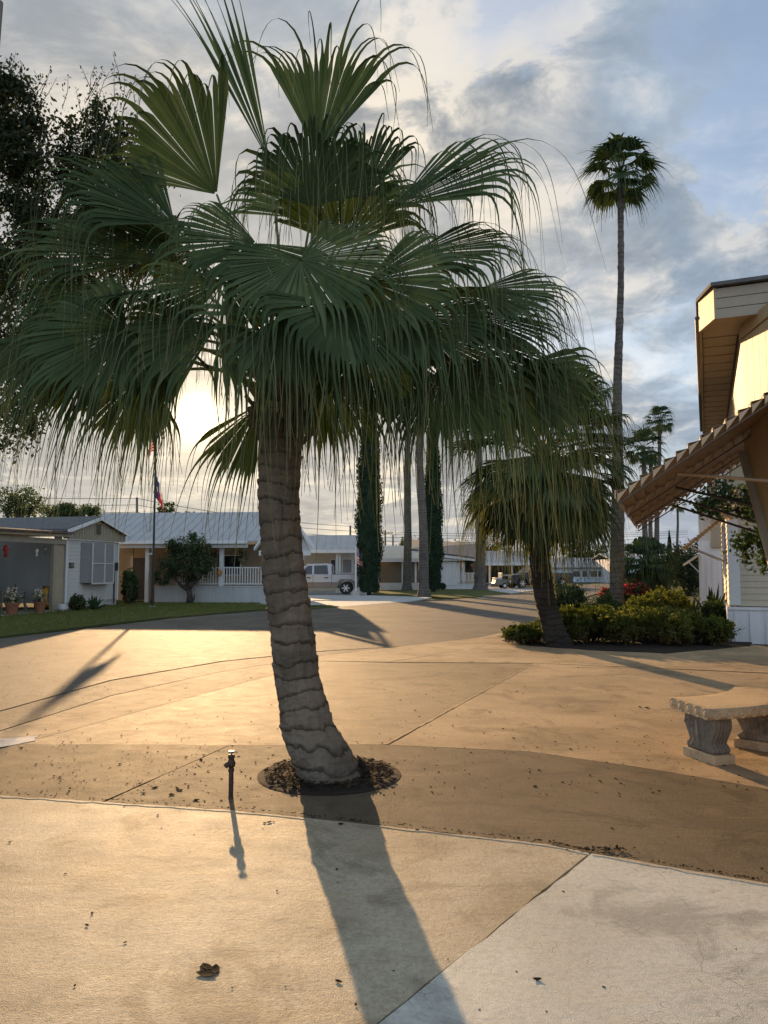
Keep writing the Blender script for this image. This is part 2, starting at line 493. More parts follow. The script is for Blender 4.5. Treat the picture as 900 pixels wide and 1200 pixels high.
M = dict(
    pale=concrete('pale_concrete', (0.55, 0.53, 0.45), (0.43, 0.41, 0.34), (0.50, 0.44, 0.33), cracks=0.45, rough=0.52),
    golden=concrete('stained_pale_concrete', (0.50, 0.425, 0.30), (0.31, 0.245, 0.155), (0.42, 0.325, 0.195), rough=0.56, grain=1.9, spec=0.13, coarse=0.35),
    lip=concrete('worn_slab_edge', (0.56, 0.48, 0.35), (0.32, 0.25, 0.17), (0.46, 0.36, 0.24), rough=0.6, grain=2.5),
    tan=concrete('tan_concrete', (0.53, 0.375, 0.215), (0.34, 0.24, 0.135), (0.55, 0.37, 0.19), cracks=0.12, rough=0.68, grain=1.6, coarse=0.45),
    brown=concrete('brown_concrete', (0.175, 0.132, 0.080), (0.100, 0.074, 0.045), (0.20, 0.138, 0.075), rough=0.67, brush=0.0, grain=1.6, coarse=0.35),
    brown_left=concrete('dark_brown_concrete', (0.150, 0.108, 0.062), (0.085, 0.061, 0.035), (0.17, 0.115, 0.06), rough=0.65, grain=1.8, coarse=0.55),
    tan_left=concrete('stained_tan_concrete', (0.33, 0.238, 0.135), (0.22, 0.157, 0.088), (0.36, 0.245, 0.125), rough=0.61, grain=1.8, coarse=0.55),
    road=concrete('worn_asphalt', (0.150, 0.124, 0.092), (0.098, 0.081, 0.060), (0.165, 0.13, 0.09), spec=0.2, rough=0.62, grain=2.0, coarse=1.2),
    gravelly=concrete('exposed_aggregate', (0.13, 0.105, 0.075), (0.07, 0.056, 0.042), (0.17, 0.13, 0.085), rough=0.64, grain=3.0, spec=0.3, coarse=1.6),
    drive=concrete('grey_concrete', (0.50, 0.49, 0.46), (0.42, 0.41, 0.38), (0.46, 0.43, 0.37), rough=0.6),
    soil=concrete('dark_soil', (0.05, 0.038, 0.026), (0.035, 0.027, 0.02), (0.06, 0.045, 0.03), rough=0.9),
    mulch=concrete('bark_mulch', (0.035, 0.022, 0.014), (0.022, 0.015, 0.01), (0.05, 0.03, 0.018), rough=0.85, spec=0.3),
    lawn=lawn_mat('lawn', (0.080, 0.095, 0.028), (0.115, 0.120, 0.038), (0.17, 0.145, 0.055)),
    earth=lawn_mat('ground', (0.07, 0.075, 0.03), (0.09, 0.085, 0.04), (0.13, 0.11, 0.06)),
    grass=leaf_mat('grass_blades', [(0, (0.07, 0.09, 0.022)), (0.6, (0.13, 0.14, 0.036)), (1, (0.23, 0.19, 0.065))], 0.25, 0.6),
    frond=leaf_mat('palm_frond', [(0, (0.026, 0.041, 0.017)), (0.5, (0.047, 0.067, 0.027)), (1, (0.110, 0.130, 0.060))], 0.11, 0.5, (1.2, 1.4, 0.5), spec=0.05),
    frond_old=leaf_mat('palm_frond_yellowing', [(0, (0.055, 0.072, 0.02)), (0.6, (0.11, 0.115, 0.03)), (1, (0.22, 0.19, 0.055))], 0.45, 0.5, (1.4, 1.3, 0.6)),
    frond_dead=leaf_mat('dead_palm_frond', [(0, (0.045, 0.034, 0.022)), (0.6, (0.10, 0.078, 0.05)), (1, (0.17, 0.135, 0.085))], 0.15, 0.7),
    frond_far=leaf_mat('distant_palm_frond', [(0, (0.025, 0.042, 0.02)), (0.6, (0.05, 0.075, 0.032)), (1, (0.1, 0.125, 0.05))], 0.18, 0.6, spec=0.12),
    petiole=plain('petiole', (0.10, 0.12, 0.04), 0.5, 0.3, 8),
    trunk=bark_mat('palm_bark', (0.055, 0.044, 0.033), (0.185, 0.150, 0.112), rings=7.5),
    trunk2=bark_mat('palm_bark_dark', (0.018, 0.015, 0.012), (0.052, 0.043, 0.034), rings=9.0),
    trunk3=bark_mat('tall_palm_bark', (0.05, 0.043, 0.036), (0.13, 0.112, 0.095), rings=6.0),
    bark=bark_mat('tree_bark', (0.035, 0.028, 0.022), (0.09, 0.075, 0.06)),
    oak=leaf_mat('oak_leaf', [(0, (0.018, 0.024, 0.012)), (0.6, (0.035, 0.045, 0.02)), (1, (0.075, 0.08, 0.035))], 0.2, 0.5),
    tree=leaf_mat('tree_leaf', [(0, (0.03, 0.045, 0.02)), (0.6, (0.065, 0.09, 0.036)), (1, (0.13, 0.15, 0.06))], 0.3, 0.5),
    shrub=leaf_mat('shrub_leaf', [(0, (0.042, 0.060, 0.015)), (0.5, (0.085, 0.102, 0.024)), (1, (0.185, 0.175, 0.044))], 0.45, 0.6),
    shrub_dark=leaf_mat('dark_shrub_leaf', [(0, (0.022, 0.038, 0.016)), (0.6, (0.05, 0.078, 0.03)), (1, (0.11, 0.14, 0.05))], 0.3, 0.45),
    twig=leaf_mat('dry_twigs', [(0, (0.05, 0.03, 0.018)), (0.6, (0.1, 0.062, 0.033)), (1, (0.19, 0.12, 0.06))], 0.2, 0.8),
    cyp=leaf_mat('cypress_foliage', [(0, (0.012, 0.026, 0.014)), (0.7, (0.022, 0.042, 0.020)), (1, (0.045, 0.065, 0.03))], 0.15, 0.6),
    flower=leaf_mat('red_flower', [(0, (0.45, 0.02, 0.03)), (0.6, (0.6, 0.06, 0.06)), (1, (0.65, 0.18, 0.16))], 0.4, 0.6, (1, 1, 1)),
    cream=leaf_mat('cream_flower', [(0, (0.65, 0.50, 0.34)), (1, (0.75, 0.66, 0.5))], 0.4, 0.6, (1, 1, 1)),
    agave=leaf_mat('strap_leaf', [(0, (0.022, 0.045, 0.022)), (0.6, (0.045, 0.08, 0.035)), (1, (0.09, 0.12, 0.05))], 0.25, 0.4),
    white=plain('white_paint', (0.62, 0.61, 0.585), 0.5, 0.08, 2.5, streak=True),
    offwhite=plain('old_white_siding', (0.48, 0.465, 0.425), 0.55, 0.10, 2.0, streak=True),
    skirt_old=plain('grey_white_skirting', (0.42, 0.42, 0.405), 0.55, 0.12, 3.0, streak=True),
    skirt=plain('white_skirting', (0.66, 0.66, 0.65), 0.5, 0.12, 3.0, streak=True),
    beige=plain('beige_siding', (0.50, 0.43, 0.32), 0.55, 0.10, 2.0, streak=True),
    tanwall=plain('tan_panel', (0.34, 0.27, 0.18), 0.7, 0.10, 2.0),
    carwall=plain('carport_shade_siding', (0.026, 0.020, 0.015), 0.85, 0.2, 3),  # deep shade of the carport put into the siding colour
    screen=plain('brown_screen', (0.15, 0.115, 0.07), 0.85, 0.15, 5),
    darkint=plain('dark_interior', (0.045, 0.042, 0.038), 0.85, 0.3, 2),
    shingle=plain('brown_shingle', (0.11, 0.075, 0.055), 0.9, 0.35, 9, bumpy=0.5),
    greyroof=plain('grey_shingle', (0.10, 0.10, 0.10), 0.9, 0.3, 7, bumpy=0.4),
    metalroof=plain('white_metal_roof', (0.34, 0.335, 0.325), 0.5, 0.08, 1.5),
    pale_roof=plain('pale_blue_roof', (0.42, 0.48, 0.54), 0.6, 0.08, 1.5),
    greywin=plain('grey_window_screen', (0.22, 0.215, 0.21), 0.7, 0.1, 8),
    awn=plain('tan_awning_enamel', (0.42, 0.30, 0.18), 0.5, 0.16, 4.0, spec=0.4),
    awn_mid=plain('shaded_awning_enamel', (0.17, 0.112, 0.064), 0.55, 0.18, 4.0, spec=0.3),  # shade under the awning put into the slat colour
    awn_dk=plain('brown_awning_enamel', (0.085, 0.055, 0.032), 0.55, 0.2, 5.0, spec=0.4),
    fascia=plain('tan_fascia', (0.30, 0.25, 0.18), 0.55, 0.10, 3.0),
    gutter=plain('dark_gutter', (0.045, 0.035, 0.03), 0.5, 0.2, 6),
    board=plain('yellow_board', (0.40, 0.285, 0.15), 0.6, 0.14, 2.2, streak=True),
    rod=plain('dark_rod', (0.035, 0.030, 0.026), 0.5, 0.2, 9),
    stone_shade=concrete('shaded_cast_stone', (0.34, 0.30, 0.24), (0.16, 0.14, 0.115), (0.27, 0.225, 0.165), rough=0.85, grain=1.6, spec=0.2),  # shaded copy of the bench stone: shade on the legs put into the colour
    stone=concrete('cast_stone', (0.66, 0.50, 0.31), (0.50, 0.38, 0.24), (0.62, 0.45, 0.26), rough=0.8, grain=1.2, spec=0.25),  # lit copy: warm sun on the seat put into its colour
    iron=plain('rusty_iron', (0.055, 0.036, 0.025), 0.6, 0.5, 30, metal=0.3, bumpy=0.3),
    brass=plain('worn_metal', (0.28, 0.24, 0.18), 0.45, 0.3, 30, metal=0.7),
    black=plain('black_paint', (0.02, 0.02, 0.022), 0.4, 0.2, 4),
    wood=plain('weathered_wood', (0.16, 0.13, 0.10), 0.85, 0.3, 6, streak=True),
    rubber=plain('rubber', (0.02, 0.02, 0.02), 0.8, 0.2, 9),
    chrome=plain('alloy', (0.55, 0.55, 0.56), 0.3, 0.1, 5, metal=0.8),
    carwhite=plain('shaded_white_car_paint', (0.40, 0.41, 0.415), 0.28, 0.04, 1.0, spec=0.6),  # white greyed down, carport shade put into the paint colour
    cartan=plain('taupe_car_paint', (0.16, 0.135, 0.11), 0.35, 0.06, 1.0, spec=0.6),
    carblack=plain('black_car_paint', (0.018, 0.018, 0.02), 0.25, 0.06, 1.0, spec=0.6),
    glass=glass_mat('dark_glass'),
    clay=plain('terracotta', (0.26, 0.10, 0.055), 0.8, 0.2, 9),
    yellow=plain('yellow_hose', (0.50, 0.26, 0.03), 0.6, 0.2, 9),
    redp=plain('red_paint', (0.35, 0.04, 0.03), 0.6, 0.2, 9),
    orange=plain('orange_paint', (0.45, 0.12, 0.03), 0.6, 0.2, 9),
    lampred=plain('red_lens', (0.35, 0.02, 0.02), 0.2, 0.1, 9),
    lampclear=plain('clear_lens', (0.6, 0.6, 0.58), 0.15, 0.1, 9),
    litter=leaf_mat('dead_leaf', [(0, (0.015, 0.01, 0.007)), (0.6, (0.035, 0.022, 0.013)), (1, (0.11, 0.07, 0.035))], 0.1, 0.7),
    usflag=flag_mat('stripe_flag_cloth', 'stripes'),
    txflag=flag_mat('lone_star_flag_cloth', 'star'),
)

# ------------------------------------------------------------------ object helpers


def tag(o, label=None, cat=None, group=None, kind=None):
    if label:
        o['label'] = label
    if cat:
        o['category'] = cat
    if group:
        o['group'] = group
    if kind:
        o['kind'] = kind
    return o


def thing(name, label, cat, loc=(0, 0, 0), rotz=0.0, group=None):
    o = bpy.data.objects.new(name, None)
    o.empty_display_size = 0.2
    COL.objects.link(o)
    o.location = loc
    o.rotation_euler = (0, 0, rotz)
    return tag(o, label, cat, group)


def copy_tree(o, parent=None):
    c = o.copy()
    COL.objects.link(c)
    if parent is not None:
        c.parent = parent
    for ch in list(o.children):
        copy_tree(ch, c)
    return c


class MB:
    """mesh builder; verts in the local frame of the parent (or world when it has none)"""
    def __init__(self):
        self.v, self.f, self.mi = [], [], []
        self.cur = 0

    def add(self, verts, faces):
        o = len(self.v)
        self.v += [tuple(p) for p in verts]
        self.f += [tuple(i + o for i in f) for f in faces]
        self.mi += [self.cur] * len(faces)
        return self

    def box(self, x0, x1, y0, y1, z0, z1):
        vs = [(x, y, z) for z in (z0, z1) for y in (y0, y1) for x in (x0, x1)]
        return self.add(vs, [(0, 2, 3, 1), (4, 5, 7, 6), (0, 1, 5, 4), (2, 6, 7, 3), (0, 4, 6, 2), (1, 3, 7, 5)])

    def beam(self, a, b, w, h, up=(0, 0, 1)):
        a, b = Vector(a), Vector(b)
        d = (b - a).normalized()
        u = Vector(up)
        s = d.cross(u)
        if s.length < 1e-4:
            s = d.cross(Vector((1, 0, 0)))
        s.normalize()
        u = s.cross(d)
        vs = []
        for p in (a, b):
            for sx, sz in ((-1, -1), (1, -1), (1, 1), (-1, 1)):
                vs.append(p + s * (sx * w / 2) + u * (sz * h / 2))
        return self.add(vs, [(0, 1, 2, 3), (7, 6, 5, 4), (0, 4, 5, 1), (1, 5, 6, 2), (2, 6, 7, 3), (3, 7, 4, 0)])

    def prism(self, poly, vec):
        """poly: planar list of 3d points, swept along vec"""
        n = len(poly)
        vec = Vector(vec)
        a = [Vector(p) for p in poly]
        vs = a + [p + vec for p in a]
        fs = [tuple(range(n))[::-1], tuple(range(n, 2 * n))]
        fs += [(i, (i + 1) % n, n + (i + 1) % n, n + i) for i in range(n)]
        return self.add(vs, fs)

    def tube(self, pts, rad, n=8, cap=True):
        pts = [Vector(p) for p in pts]
        if not hasattr(rad, '__len__'):
            rad = [rad] * len(pts)
        vs, fs = [], []
        prev = None
        for i, p in enumerate(pts):
            d = (pts[min(i + 1, len(pts) - 1)] - pts[max(i - 1, 0)]).normalized()
            if prev is None:
                s = d.cross(Vector((0.3, 0.9, 0.1)))
                if s.length < 1e-3:
                    s = d.cross(Vector((1, 0, 0)))
            else:
                s = prev - d * prev.dot(d)
            s.normalize()
            prev = s
            t = d.cross(s)
            for k in range(n):
                a = 2 * math.pi * k / n
                vs.append(p + (s * math.cos(a) + t * math.sin(a)) * rad[i])
        for i in range(len(pts) - 1):
            for k in range(n):
                k2 = (k + 1) % n
                fs.append((i * n + k, i * n + k2, (i + 1) * n + k2, (i + 1) * n + k))
        if cap:
            fs.append(tuple(range(n))[::-1])
            fs.append(tuple((len(pts) - 1) * n + k for k in range(n)))
        return self.add(vs, fs)

    def lathe(self, prof, n=16, c=(0, 0, 0)):
        vs, fs = [], []
        for (r, z) in prof:
            for k in range(n):
                a = 2 * math.pi * k / n
                vs.append((c[0] + r * math.cos(a), c[1] + r * math.sin(a), c[2] + z))
        for i in range(len(prof) - 1):
            for k in range(n):
                k2 = (k + 1) % n
                fs.append((i * n + k, i * n + k2, (i + 1) * n + k2, (i + 1) * n + k))
        fs.append(tuple(range(n))[::-1])
        fs.append(tuple((len(prof) - 1) * n + k for k in range(n)))
        return self.add(vs, fs)

    def lap(self, x0, x1, y, z0, z1, pitch=0.13, depth=0.018, ny=-1.0):
        """lap siding facing -y (or +y): each course leans out to a shadow-casting lip"""
        n = max(1, round((z1 - z0) / pitch))
        h = (z1 - z0) / n
        for i in range(n):
            a, b = z0 + i * h, z0 + (i + 1) * h
            yo, yi = y + ny * depth, y + ny * 0.002
            self.add([(x0, yo, a), (x1, yo, a), (x1, yi, b), (x0, yi, b), (x0, yi, a), (x1, yi, a)],
                     [(0, 1, 2, 3) if ny < 0 else (3, 2, 1, 0), (4, 5, 1, 0) if ny < 0 else (0, 1, 5, 4)])
        return self

    def lapx(self, x, y0, y1, z0, z1, pitch=0.13, depth=0.018, nx=-1.0):
        n = max(1, round((z1 - z0) / pitch))
        h = (z1 - z0) / n
        for i in range(n):
            a, b = z0 + i * h, z0 + (i + 1) * h
            xo, xi = x + nx * depth, x + nx * 0.002
            self.add([(xo, y0, a), (xo, y1, a), (xi, y1, b), (xi, y0, b), (xi, y0, a), (xi, y1, a)],
                     [(3, 2, 1, 0), (0, 1, 5, 4)])
        return self

    def build(self, name, mats, parent=None, smooth=False, bevel=0.0, loc=None):
        me = bpy.data.meshes.new(name)
        me.from_pydata(self.v, [], self.f)
        if not isinstance(mats, (list, tuple)):
            mats = [mats]
        for m in mats:
            me.materials.append(M[m] if isinstance(m, str) else m)
        me.polygons.foreach_set('material_index', self.mi)
        if smooth:
            me.polygons.foreach_set('use_smooth', [True] * len(self.f))
        me.update()
        o = bpy.data.objects.new(name, me)
        COL.objects.link(o)
        if parent is not None:
            o.parent = parent
        if loc is not None:
            o.location = loc
        if bevel:
            b = o.modifiers.new('bevel', 'BEVEL')
            b.width = bevel
            b.segments = 2
            b.limit_method = 'ANGLE'
        return o


def mesh_np(name, V, Q, mats, parent=None, mi=None, smooth=False, tip=None):
    """V (n,3) float, Q (m,4) int"""
    me = bpy.data.meshes.new(name)
    n, m = len(V), len(Q)
    k = Q.shape[1]
    me.vertices.add(n)
    me.vertices.foreach_set('co', np.asarray(V, np.float32).ravel())
    me.loops.add(m * k)
    me.loops.foreach_set('vertex_index', np.asarray(Q, np.int32).ravel())
    me.polygons.add(m)
    me.polygons.foreach_set('loop_start', np.arange(m, dtype=np.int32) * k)
    me.polygons.foreach_set('loop_total', np.full(m, k, np.int32))
    for t in (mats if isinstance(mats, (list, tuple)) else [mats]):
        me.materials.append(M[t] if isinstance(t, str) else t)
    if mi is not None:
        me.polygons.foreach_set('material_index', np.asarray(mi, np.int32))
    if smooth:
        me.polygons.foreach_set('use_smooth', np.ones(m, bool))
    if tip is not None:
        at_ = me.attributes.new('tip', 'FLOAT', 'POINT')
        at_.data.foreach_set('value', np.asarray(tip, np.float32))
    me.update(calc_edges=True)
    me.validate()
    o = bpy.data.objects.new(name, me)
    COL.objects.link(o)
    if parent is not None:
        o.parent = parent
    return o


def nrm(a):
    return a / np.maximum(np.linalg.norm(a, axis=-1, keepdims=True), 1e-9)


def leaf_quads(C, size, rng, up=0.0, aspect=2.2, D=None):
    """one diamond leaf per centre; D (n,3) optional growth direction"""
    n = len(C)
    d = rng.normal(size=(n, 3))
    if D is not None:
        d = nrm(d) * 0.8 + D
    d[:, 2] += up
    d = nrm(d)
    s = nrm(np.cross(d, rng.normal(size=(n, 3))))
    L = (size * rng.uniform(0.6, 1.35, n))[:, None]
    W = L / aspect
    nn = np.cross(d, s)
    V = np.stack([C - d * L * .5, C + s * W * .5 + nn * W * .12 + d * L * .05, C + d * L * .5, C - s * W * .5 + nn * W * .12 + d * L * .05], 1).reshape(-1, 3)
    Q = np.arange(n * 4).reshape(n, 4)
    return V, Q


def clumped(blobs, n, rng, clump=0.22, nclump=26, shell=0.55):
    """points in ellipsoid blobs [(c, (rx,ry,rz), weight)], gathered into clumps with gaps between them"""
    out = []
    W = np.array([b[2] for b in blobs], float)
    W /= W.sum()
    for (c, r, _), w in zip(blobs, W):
        c, r = np.array(c), np.array(r)
        k = max(4, int(nclump))
        u = nrm(rng.normal(size=(k, 3))) * (shell + (1 - shell) * rng.random((k, 1))) ** 1.0
        cc = u * r
        m = int(n * w)
        idx = rng.integers(0, k, m)
        sz = rng.uniform(0.6, 1.3, k)[idx][:, None]
        out.append(c + cc[idx] + rng.normal(size=(m, 3)) * (r.mean() * clump) * sz)
    return np.concatenate(out)


def merge(parts):
    V, Q, o = [], [], 0
    for v, q in parts:
        V.append(v)
        Q.append(q + o)
        o += len(v)
    return np.concatenate(V), np.concatenate(Q)


# ------------------------------------------------------------------ the ground


def densify(poly, step, jit, rng):
    out = []
    n = len(poly)
    for i in range(n):
        a, b = np.array(poly[i]), np.array(poly[(i + 1) % n])
        d = b - a
        L = np.linalg.norm(d)
        k = max(1, min(160, int(L / step)))
        nn = np.array([-d[1], d[0]]) / max(L, 1e-6)
        for j in range(k):
            q = a + d * (j / k)
            if j:
                q = q + nn * rng.normal(0, jit)
            out.append(q)
    return out


def inset(poly, t):
    n = len(poly)
    P = [np.array(p, float) for p in poly]
    area = sum(P[i][0] * P[(i + 1) % n][1] - P[(i + 1) % n][0] * P[i][1] for i in range(n))
    sg = 1.0 if area > 0 else -1.0
    out = []
    for i in range(n):
        d1 = P[i] - P[i - 1]
        d2 = P[(i + 1) % n] - P[i]
        n1 = np.array([-d1[1], d1[0]]) / (np.linalg.norm(d1) + 1e-9) * sg
        n2 = np.array([-d2[1], d2[0]]) / (np.linalg.norm(d2) + 1e-9) * sg
        b = n1 + n2
        b /= max(0.35, float(b @ b) / 2)
        out.append(P[i] + b * t)
    return out


def sheet(name, poly, z, mat, gap=0.0, step=0.25, jit=0.0, thick=0.05, seed=1, kind='structure'):
    rng = np.random.default_rng(seed)
    P = [(p[0], p[1]) for p in poly]
    if gap:
        P = inset(P, gap)
    if jit:
        P = densify(P, step, jit, rng)
    bm = bmesh.new()
    top = [bm.verts.new((p[0], p[1], z)) for p in P]
    bot = [bm.verts.new((p[0], p[1], z - thick)) for p in P]
    f = bm.faces.new(top)
    n = len(P)
    for i in range(n):
        bm.faces.new((top[i], bot[i], bot[(i + 1) % n], top[(i + 1) % n]))
    f.normal_update()
    if f.normal.z < 0:
        bmesh.ops.reverse_faces(bm, faces=list(bm.faces))
    bmesh.ops.triangulate(bm, faces=[f])
    me = bpy.data.meshes.new(name)
    bm.to_mesh(me)
    bm.free()
    me.materials.append(M[mat])
    o = bpy.data.objects.new(name, me)
    COL.objects.link(o)
    o['kind'] = kind
    return o


def G(*pts):
    return [tuple(gnd(px, py))[:2] for px, py in pts]


# the earth itself, out to the horizon
mb = MB()
mb.add([(-2500, -60, -0.06), (2500, -60, -0.06), (2500, 4000, -0.06), (-2500, 4000, -0.06)], [(0, 1, 2, 3)])
tag(mb.build('ground', 'earth'), kind='structure')
# dark soil that shows in the joints between the slabs
mb = MB()
mb.add([(-9, -8, -0.045), (12, -8, -0.045), (12, 18.2, -0.045), (-9, 14, -0.045)], [(0, 1, 2, 3)])
tag(mb.build('soil_bed', 'soil'), kind='structure')

U = [(-330, 884), (0, 872), (270, 873), (455, 873), (620, 881), (760, 901), (900, 925), (1900, 1097)]
Vv = [(-330, 912), (0, 933), (270, 950), (455, 969), (640, 990), (692, 1001), (900, 1037), (1900, 1217)]
road_far = [(-420, 800), (-200, 772), (0, 748), (110, 735), (200, 724.5), (300, 716), (390, 711.5), (480, 705), (560, 700), (640, 690), (700, 683.5), (720, 677)]
road_near = [(765, 677), (735, 686), (690, 698), (645, 716), (618, 734), (560, 747), (470, 757), (380, 762), (260, 774), (130, 796), (0, 832), (-420, 945)]
sheet('road_gutter', G((470, 757.2), (380, 762.6), (260, 774.8), (130, 797), (0, 833), (-420, 947), (-420, 990), (0, 855), (130, 814), (260, 786), (380, 768)), -0.010, 'gravelly', jit=0.004, thick=0.03, seed=19)
sheet('road', G(*road_far) + G(*road_near), -0.008, 'road', thick=0.04)
# verge strip of tan concrete beside the road, then the tan drive in three slabs
k1 = [(-420, 992), (0, 857), (130, 815.5), (260, 787), (380, 768.6), (470, 757.5), (560, 747.4), (618, 734.3)]
L1a, L1b = (540, 762), (900, 777)
sheet('driveway_edge', G(*k1, (650, 738), (760, 745), (900, 757), (1500, 790), (1500, 803), (900, 777), (540, 762.5), (455, 775.6), (380, 774.4)), 0.0, 'tan', gap=0.004, jit=0.002, seed=2)
sheet('driveway_walk', G((540, 762.5), (900, 777), (1500, 803), (1500, 822), (900, 788.5), (626, 777.0), (456, 776)), 0.002, 'tan', gap=0.005, jit=0.003, seed=3)
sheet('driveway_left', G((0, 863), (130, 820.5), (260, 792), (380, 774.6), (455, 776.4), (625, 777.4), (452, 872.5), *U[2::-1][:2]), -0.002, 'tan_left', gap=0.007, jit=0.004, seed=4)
sheet('driveway_right', G((627, 777.2), (900, 789.5), (1500, 824), *[U[7], U[6], U[5], U[4], U[3]]), 0.001, 'tan', gap=0.007, jit=0.004, seed=5)
sheet('mortar_joint', G((625.2, 777.3), (628.2, 777.3), (455, 872.6), (450.5, 872.6)), 0.004, 'tan', gap=0.004, jit=0.006, step=0.1, seed=21, thick=0.02)
# brown brushed strip
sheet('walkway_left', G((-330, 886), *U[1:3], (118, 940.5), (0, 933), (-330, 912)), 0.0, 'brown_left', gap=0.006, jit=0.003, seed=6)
sheet('walkway_right', G(*U[2:], *Vv[:1:-1], (120, 941)), 0.002, 'brown', gap=0.006, jit=0.003, seed=7)
# pale painted slabs in the foreground
ja, jb = gnd(692, 1002), gnd(442, 1203)
jd = (jb - ja)
jc = ja + jd * 6.0
vl = G(*Vv[:6])
vr = G(*Vv[5:])
sheet('pavement_left', vl + [(jc.x, jc.y), (-9, jc.y), (-9, vl[0][1])], 0.004, 'golden', gap=0.006, jit=0.003, step=0.12, seed=8)
sheet('pavement_right', vr + [(12, vr[-1][1]), (12, jc.y), (jc.x, jc.y)], 0.006, 'pale', gap=0.006, jit=0.004, step=0.12, seed=9)
# pale lip of old paint along the slab's edge
for nm, a, b, sdd in (('pavement_edge', Vv[:6], 0, 10), ('pavement_edge', Vv[5:], 1, 11)):
    lip = G(*a) + [(p[0] - 0.01, p[1] - 0.042) for p in G(*a)[::-1]]
    sheet(nm, lip, 0.0075 + 0.002 * b, 'lip', gap=0.008, jit=0.007, step=0.08, seed=sdd, thick=0.03)
# bluish patch by the road edge
sheet('pavement_patch', G((-60, 884), (0, 866), (46, 862), (42, 868), (0, 876), (-60, 893)), 0.003, 'drive', gap=0.002, jit=0.01, step=0.1, seed=12)
# lawns and drives across the road
lawn_a = G((-420, 797), (-200, 770), (0, 746.5), (110, 733.5), (200, 723.2), (300, 715), (388, 710.5), (300, 709), (310, 706), (130, 704), (60, 712), (-200, 722), (-420, 730))
sheet('lawn', lawn_a, 0.02, 'lawn', jit=0.02, step=0.4, seed=13)
sheet('lawn', G((354, 714.5), (396, 711.5), (388, 709.5), (354, 710)), 0.02, 'lawn', jit=0.02, seed=14)
sheet('driveway', G((300, 708.6), (390, 709.3), (400, 710.8), (480, 704.6), (506, 700), (440, 697.6), (430, 690), (350, 690)), -0.004, 'drive', seed=15)
sheet('lawn', G((436, 697.2), (508, 699.6), (530, 701), (560, 699.4), (598, 695.4), (560, 690), (440, 690)), 0.02, 'lawn', jit=0.02, seed=16)
sheet('driveway', G((562, 699.2), (600, 695.2), (640, 689.6), (600, 687), (556, 687)), -0.004, 'drive', seed=17)

# ------------------------------------------------------------------ palms


def frond(hub, axis, normal, Rr, half, nseg, fused, droop, rng, K=13, cone=0.10, fold=0.28, wmin=0.0015):
    hub, axis, normal = (np.array(x, float) for x in (hub, axis, normal))
    axis = nrm(axis)
    normal = normal - axis * (normal @ axis)
    normal = nrm(normal)
    side = np.cross(axis, normal)
    sp = 2 * half / max(1, nseg - 1)
    th = np.linspace(-half, half, nseg) + rng.normal(0, 0.06 * sp, nseg)
    L = Rr * (0.80 + 0.20 * np.cos(th * 0.6)) * rng.uniform(0.86, 1.10, nseg)
    d = np.cos(th)[:, None] * axis + np.sin(th)[:, None] * side + normal * cone + rng.normal(0, 0.007, (nseg, 3))
    d = nrm(d)
    lat = -np.sin(th)[:, None] * axis + np.cos(th)[:, None] * side
    kf = 4
    ts = np.concatenate([np.linspace(0.015, fused, kf), np.linspace(fused, 1.0, K - kf + 1)[1:]])
    pos = hub + d * (ts[0] * L)[:, None]
    dr = droop * rng.uniform(0.6, 1.3, nseg)
    drc = np.full(nseg, droop)
    xl = rng.uniform(0.7, 1.9, nseg)
    hwf = fused * L * math.tan(sp / 2) * 1.16
    V = np.zeros((nseg, K, 3, 3))
    down = np.array([0, 0, -1.0]) + normal * np.sign(normal[1] * -1 + 0.3 * normal[2] + 1e-6) * 0.30
    sway = rng.normal(0, 0.12, (nseg, 3))
    for k in range(K):
        u = max(0.0, (ts[k] - fused) / (1 - fused))
        if k:
            ds = (ts[k] - ts[k - 1])
            gk = (0.32 * drc + 26.0 * min(1.0, u * 4.0) * dr) * ds
            d = nrm(d + (down * np.array([1 - .75 * u, 1 - .75 * u, 1]) + sway * min(1, u)) * gk[:, None])
            pos = pos + d * (ds * L * (1.0 if u <= 0 else xl))[:, None]
        if ts[k] <= fused + 1e-6:
            hw = ts[k] * L * math.tan(sp / 2) * 1.16
        else:
            hw = hwf * (0.24 * (1 - u) ** 0.6 + 0.76 * (1 - u) ** 7)
        hw = np.maximum(hw, wmin)[:, None]
        la = nrm(lat - d * (lat * d).sum(1, keepdims=True))
        nn = np.cross(d, la)
        V[:, k, 0] = pos - la * hw
        V[:, k, 1] = pos + nn * hw * fold
        V[:, k, 2] = pos + la * hw
    base = (np.arange(nseg) * K * 3)[:, None, None]
    kk = (np.arange(K - 1) * 3)[None, :, None]
    q = np.array([[0, 1, 4, 3], [1, 2, 5, 4]])
    Q = (base[..., None] + kk[..., None] + q[None, None]).reshape(-1, 4)
    return V.reshape(-1, 3), Q


def tips(nv, K, total):
    u = np.clip((np.arange(K) - 3) / (K - 4), 0, 1)
    t = np.zeros(total)
    t[:nv] = np.tile(np.repeat(u, 3), nv // (3 * K))
    return t


def tube_np(pts, rad, n=6):
    mb = MB()
    mb.tube(pts, rad, n, cap=False)
    return np.array(mb.v), np.array(mb.f)


def petiole_pts(a, b, sag=0.10):
    a, b = Vector(a), Vector(b)
    L = (b - a).length
    return [a.lerp(b, t) + Vector((0, 0, 4 * sag * L * t * (1 - t))) for t in (0, .25, .5, .75, 1)]


